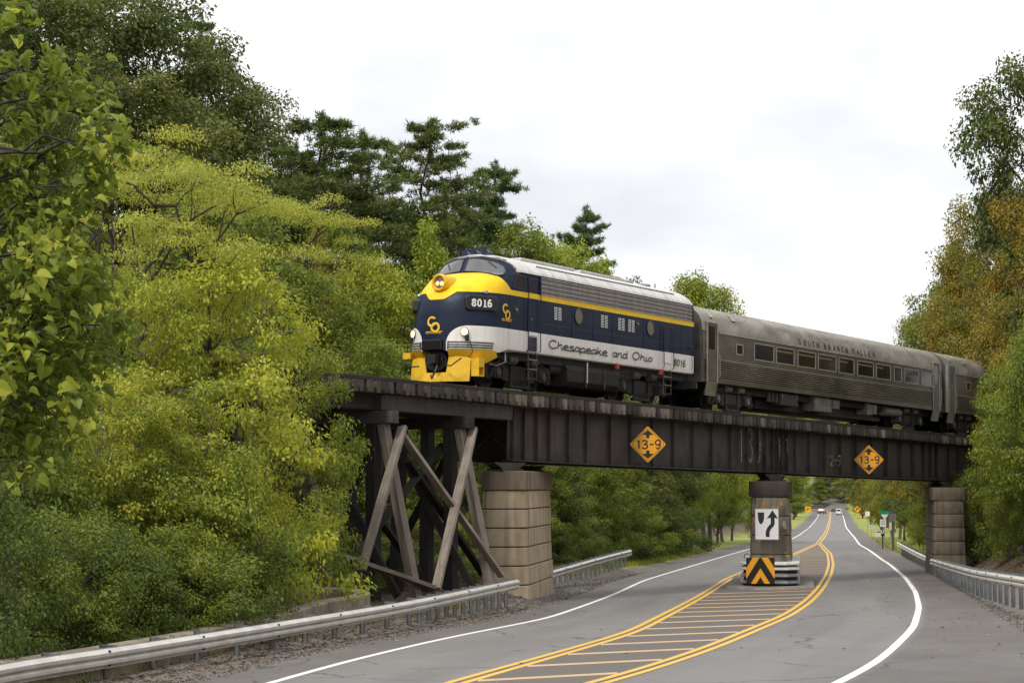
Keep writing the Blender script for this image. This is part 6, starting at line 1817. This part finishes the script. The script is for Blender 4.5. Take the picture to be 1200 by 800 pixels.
# far woods round the bend
G6 = 'far trees around the bend of the road'
for px, D, yt, w, k in ((932, 520, 548, 46, 'green_a'), (1008, 560, 540, 46, 'oak_a'), (1010, 500, 552, 40, 'autumn_a'), (930, 480, 548, 46, 'green_b'), (970, 720, 552, 40, 'green_a'), (1000, 740, 546, 44, 'oak_b'), (940, 760, 550, 44, 'oak_a'), (1025, 680, 548, 44, 'green_a'), (900, 700, 545, 50, 'green_a'), (1050, 640, 545, 50, 'oak_a'), (958, 700, 560, 36, 'green_b'), (988, 705, 560, 36, 'green_a')):
    plant(k, px, D, yt, 'small distant tree closing the view at the end of the road', G6, w)
# right side beyond the bridge
G7 = 'trees beyond the bridge on the right of the road'
for px, D, yt, w, k in ((1018, 290, 545, 40, 'autumn_a'), (1008, 380, 555, 30, 'autumn_b'), (1040, 240, 530, 50, 'autumn_a'), (1058, 200, 520, 60, 'oak_a'), (1080, 175, 530, 60, 'green_a'), (1045, 270, 550, 40, 'oak_b'), (1100, 150, 500, 80, 'oak_a'), (1066, 165, 560, 44, 'green_b'), (1030, 330, 560, 36, 'green_a')):
    plant(k, px, D, yt, {'autumn': 'orange-bronze tree on the right beyond the lawn', 'oak': 'dark tree on the right beyond the lawn', 'green': 'green tree on the right beyond the lawn'}[k.split('_')[0]], G7, w)
plant('bush_c', 1068, 128, 583, 'light green bush hanging over the far guardrail', None, 52)
plant('bush_a', 1080, 118, 600, 'dark bush between the far guardrail and the right pier', None, 40)
# right bank, behind the coaches and in front of the bridge end
plant('oak_b', 1224, 96, 30, 'tallest dark tree at the right frame edge against the sky', None, 120)
plant('autumn_a', 1186, 104, 150, 'olive-bronze tree just below the tallest tree on the right', None, 100)
plant('autumn_b', 1158, 116, 215, 'bronze tree on the right skyline behind the coaches', None, 100)
plant('autumn_a', 1128, 124, 224, 'narrow bronze tree standing out on the right skyline', None, 110)
plant('autumn_b', 1086, 172, 352, 'bronze treetop lowest on the right skyline by the coach roof', None, 110)
plant('green_a', 1106, 158, 322, 'olive treetop between the low bronze treetop and the right skyline trees', None, 100)
plant('autumn_a', 1112, 128, 300, 'low bronze tree at the left edge of the right-hand trees', None, 150)
plant('autumn_a', 1182, 102, 250, 'tall orange-brown tree at the right edge', None, 110)
plant('autumn_b', 1215, 92, 200, 'orange-brown tree cut by the right frame edge', None, 130)
plant('autumn_a', 1120, 128, 280, 'bronze tree on the skyline above the second coach', None, 90)
plant('autumn_b', 1142, 122, 300, 'bronze tree over the second coach', None, 150)
plant('autumn_b', 1190, 104, 330, 'yellowish bronze tree just above the second coach', None, 100)
for px, D, yt, w, lb in ((1186, 84, 405, 100, 'leafy maple overhanging the girder end on the right bank'), (1212, 78, 360, 130, 'tall maple at the right frame edge above the guardrail'), (1200, 90, 420, 130, 'maple behind the overhanging one on the right bank')):
    plant('maple', px, D, yt, lb, None, w)
for px, D, yt, w, k in ((1152, 95, 555, 40, 'bush_a'), (1180, 86, 560, 50, 'bush_c'), (1212, 80, 565, 60, 'bush_a'), (1150, 98, 520, 50, 'bush_c'), (1195, 92, 530, 60, 'bush_a')):
    plant(k, px, D, yt, 'low bush on the leaf-strewn right bank', 'bushes on the right bank', w)
for px, D, yt, w, k in ((-90, 56, 250, 260, 'green_a'), (-170, 50, 300, 240, 'hang'), (-260, 58, 220, 280, 'green_b'), (-60, 44, 480, 200, 'bush_c'), (-150, 42, 540, 220, 'bush_a'), (-240, 44, 500, 220, 'bush_c'), (-330, 60, 260, 260, 'oak_a')):
    plant(k, px, D, yt, 'greenery on the track embankment left of the trestle', 'greenery on the track embankment', w)
G9 = 'trees filling the view under the coaches'
for px, D, yt, w, k in ((888, 165, 440, 60, 'green_a'), (905, 195, 445, 56, 'yg_b'), (1052, 215, 445, 60, 'green_b'), (1075, 190, 440, 60, 'oak_a'), (1046, 300, 460, 50, 'green_a'),
                         (915, 700, 452, 40, 'green_a'), (940, 730, 448, 44, 'yg_a'), (965, 750, 446, 46, 'green_b'), (990, 745, 450, 44, 'green_a'), (1012, 725, 448, 44, 'yg_b'), (1035, 700, 450, 44, 'oak_a'), (955, 800, 430, 50, 'green_a'), (985, 810, 432, 50, 'oak_a'), (1020, 800, 434, 50, 'green_b'), (925, 790, 436, 50, 'oak_b')):
    plant(k, px, D, yt, 'distant tree seen behind the bridge through the coach wheels' if D > 500 else 'tall tree behind the bridge seen under the coach', G9, w)

# ------------------------------------------------------------------ small ground cover: one mass each
def scatter(name, pts, maker, mat, tint=None):
    V, Fq, T = [], [], []
    for p in pts:
        v, f, t_ = maker(p); b = len(V); V += v; Fq += [tuple(i + b for i in q) for q in f]; T += [t_] * len(f)
    me = bpy.data.meshes.new(name); me.from_pydata(V, [], Fq); me.materials.append(mat)
    a = me.attributes.new('tint', 'FLOAT', 'FACE'); a.data.foreach_set('value', T); me.update()
    o = bpy.data.objects.new(name, me); link(o); o['kind'] = 'stuff'; return o
gr = random.Random(21)
def surf(x, y): return prof(y) + .004 if EL(y) < x < ER(y) else hgt(x, y)
def leaf_flat(p):
    x, y, sz = p; z = surf(x, y) + .006; a = gr.uniform(0, 6.28); c, s_ = math.cos(a) * sz, math.sin(a) * sz; h = gr.uniform(.0, .5) * sz
    return [(x - c, y - s_, z), (x + s_ * .5, y - c * .5, z + h), (x + c, y + s_, z + .3 * h), (x - s_ * .5, y + c * .5, z + h * .6)], [(0, 1, 2, 3)], gr.random()
pts = []
for k in range(170):
    y = gr.uniform(29, 90); x = ER(y) - abs(gr.gauss(0, 1.9)); pts.append((x, y, gr.uniform(.03, .075)))
for k in range(70): y = gr.uniform(29, 62); pts.append((EL(y) + abs(gr.gauss(0, .5)), y, gr.uniform(.025, .06)))
for k in range(45): y = gr.uniform(29, 80); pts.append((gr.uniform(EL(y), ER(y)), y, gr.uniform(.025, .06)))
M_dead = leaf_material('fallen_leaves', [(0, (.10, .045, .02)), (.4, (.30, .13, .05)), (.75, (.48, .30, .10)), (1, (.55, .45, .22))], .1)
scatter('fallen_leaves', pts, leaf_flat, M_dead)
pts = []
for k in range(5200):
    y = gr.uniform(26, 64); x = EL(y) - gr.uniform(.1, 2.4); pts.append((x, y, gr.uniform(.03, .07)))
for k in range(4200):
    y = gr.uniform(42, 96); x = ER(y) + gr.uniform(1.6, 6.5); pts.append((x, y, gr.uniform(.04, .09)))
scatter('leaf_litter', pts, leaf_flat, leaf_material('leaf_litter', [(0, (.05, .03, .018)), (.5, (.15, .085, .045)), (.9, (.30, .19, .09)), (1, (.42, .30, .14))], .1))
def stone(p):
    x, y, sz = p; z = surf(x, y) - sz * .2; v = [(x + gr.uniform(-1, 1) * sz, y + gr.uniform(-1, 1) * sz, z + q) for q in (0, 0, 0)]
    a = gr.uniform(0, 6.28); v = [(x + math.cos(a + k * 2.1) * sz * gr.uniform(.7, 1.2), y + math.sin(a + k * 2.1) * sz * gr.uniform(.7, 1.2), z) for k in range(3)] + [(x, y, z + sz * gr.uniform(.7, 1.2))]
    return v, [(0, 1, 3), (1, 2, 3), (2, 0, 3)], gr.random()
pts = []
for k in range(6500):
    y = gr.uniform(27, 66); pts.append((EL(y) + .25 - abs(gr.gauss(0, .7)), y, gr.uniform(.012, .035)))
for k in range(2500): y = gr.uniform(66, 98); pts.append((EL(y) + .2 - abs(gr.gauss(0, 1.0)), y, gr.uniform(.02, .045)))
for k in range(4500): y = gr.uniform(42, 98); pts.append((ER(y) - .2 + abs(gr.gauss(0, .8)), y, gr.uniform(.015, .04)))
M_grav = leaf_material('gravel_stones', [(0, (.05, .045, .04)), (.5, (.125, .112, .10)), (1, (.28, .255, .23))], .0, .0, .9)
scatter('gravel', pts, stone, M_grav)
def blade(p):
    x, y, h = p; z = hgt(x, y) - .02; a = gr.uniform(0, 6.28); w = h * .07; lx, ly = gr.gauss(0, .3) * h, gr.gauss(0, .3) * h
    return [(x - math.cos(a) * w, y - math.sin(a) * w, z), (x + math.cos(a) * w, y + math.sin(a) * w, z), (x + lx, y + ly, z + h)], [(0, 1, 2)], gr.random()
pts = []
for k in range(9000): y = gr.uniform(82, 150); pts.append((EL(y) - 1.2 - abs(gr.gauss(0, 1.4)), y, gr.uniform(.12, .34)))
for k in range(9000): y = 118 + 110 * gr.random() ** 1.3; pts.append((ER(y) + .7 + gr.random() ** 1.2 * 9, y, gr.uniform(.12, .34)))
for k in range(500): y = gr.uniform(44, 60); pts.append((ER(y) + .9 + abs(gr.gauss(0, .7)), y, gr.uniform(.15, .4)))
for k in range(2000): y = gr.uniform(26, 60); pts.append((EL(y) - 1.4 - abs(gr.gauss(0, .7)), y, gr.uniform(.06, .22)))
scatter('grass', pts, blade, leaf_material('verge_grass', [(0, (.10, .13, .02)), (.5, (.24, .28, .035)), (.85, (.38, .38, .06)), (1, (.46, .40, .14))], .35))

# ------------------------------------------------------------------ labels that single things out
ORD = ['first', 'second', 'third', 'fourth', 'fifth', 'sixth', 'seventh', 'eighth', 'ninth', 'tenth', 'eleventh', 'twelfth', 'thirteenth', 'fourteenth', 'fifteenth', 'sixteenth']
same = {}
for o in C.objects:
    if o.parent is None and o.get('label') and o.name.split('.')[0] in ('oak_tree', 'broadleaf_tree', 'yellowing_tree', 'autumn_tree', 'maple_tree', 'shrub', 'pine_tree', 'white_pine_tree'):
        same.setdefault(o['label'], []).append(o)
for lb, os_ in same.items():
    if len(os_) < 2: continue
    os_.sort(key=lambda o: o.location.x / o.location.y)
    for k, o in enumerate(os_): o['label'] = ('leftmost ' if k == 0 else 'rightmost ' if k == len(os_) - 1 else ORD[k] + ' from left, ') + lb
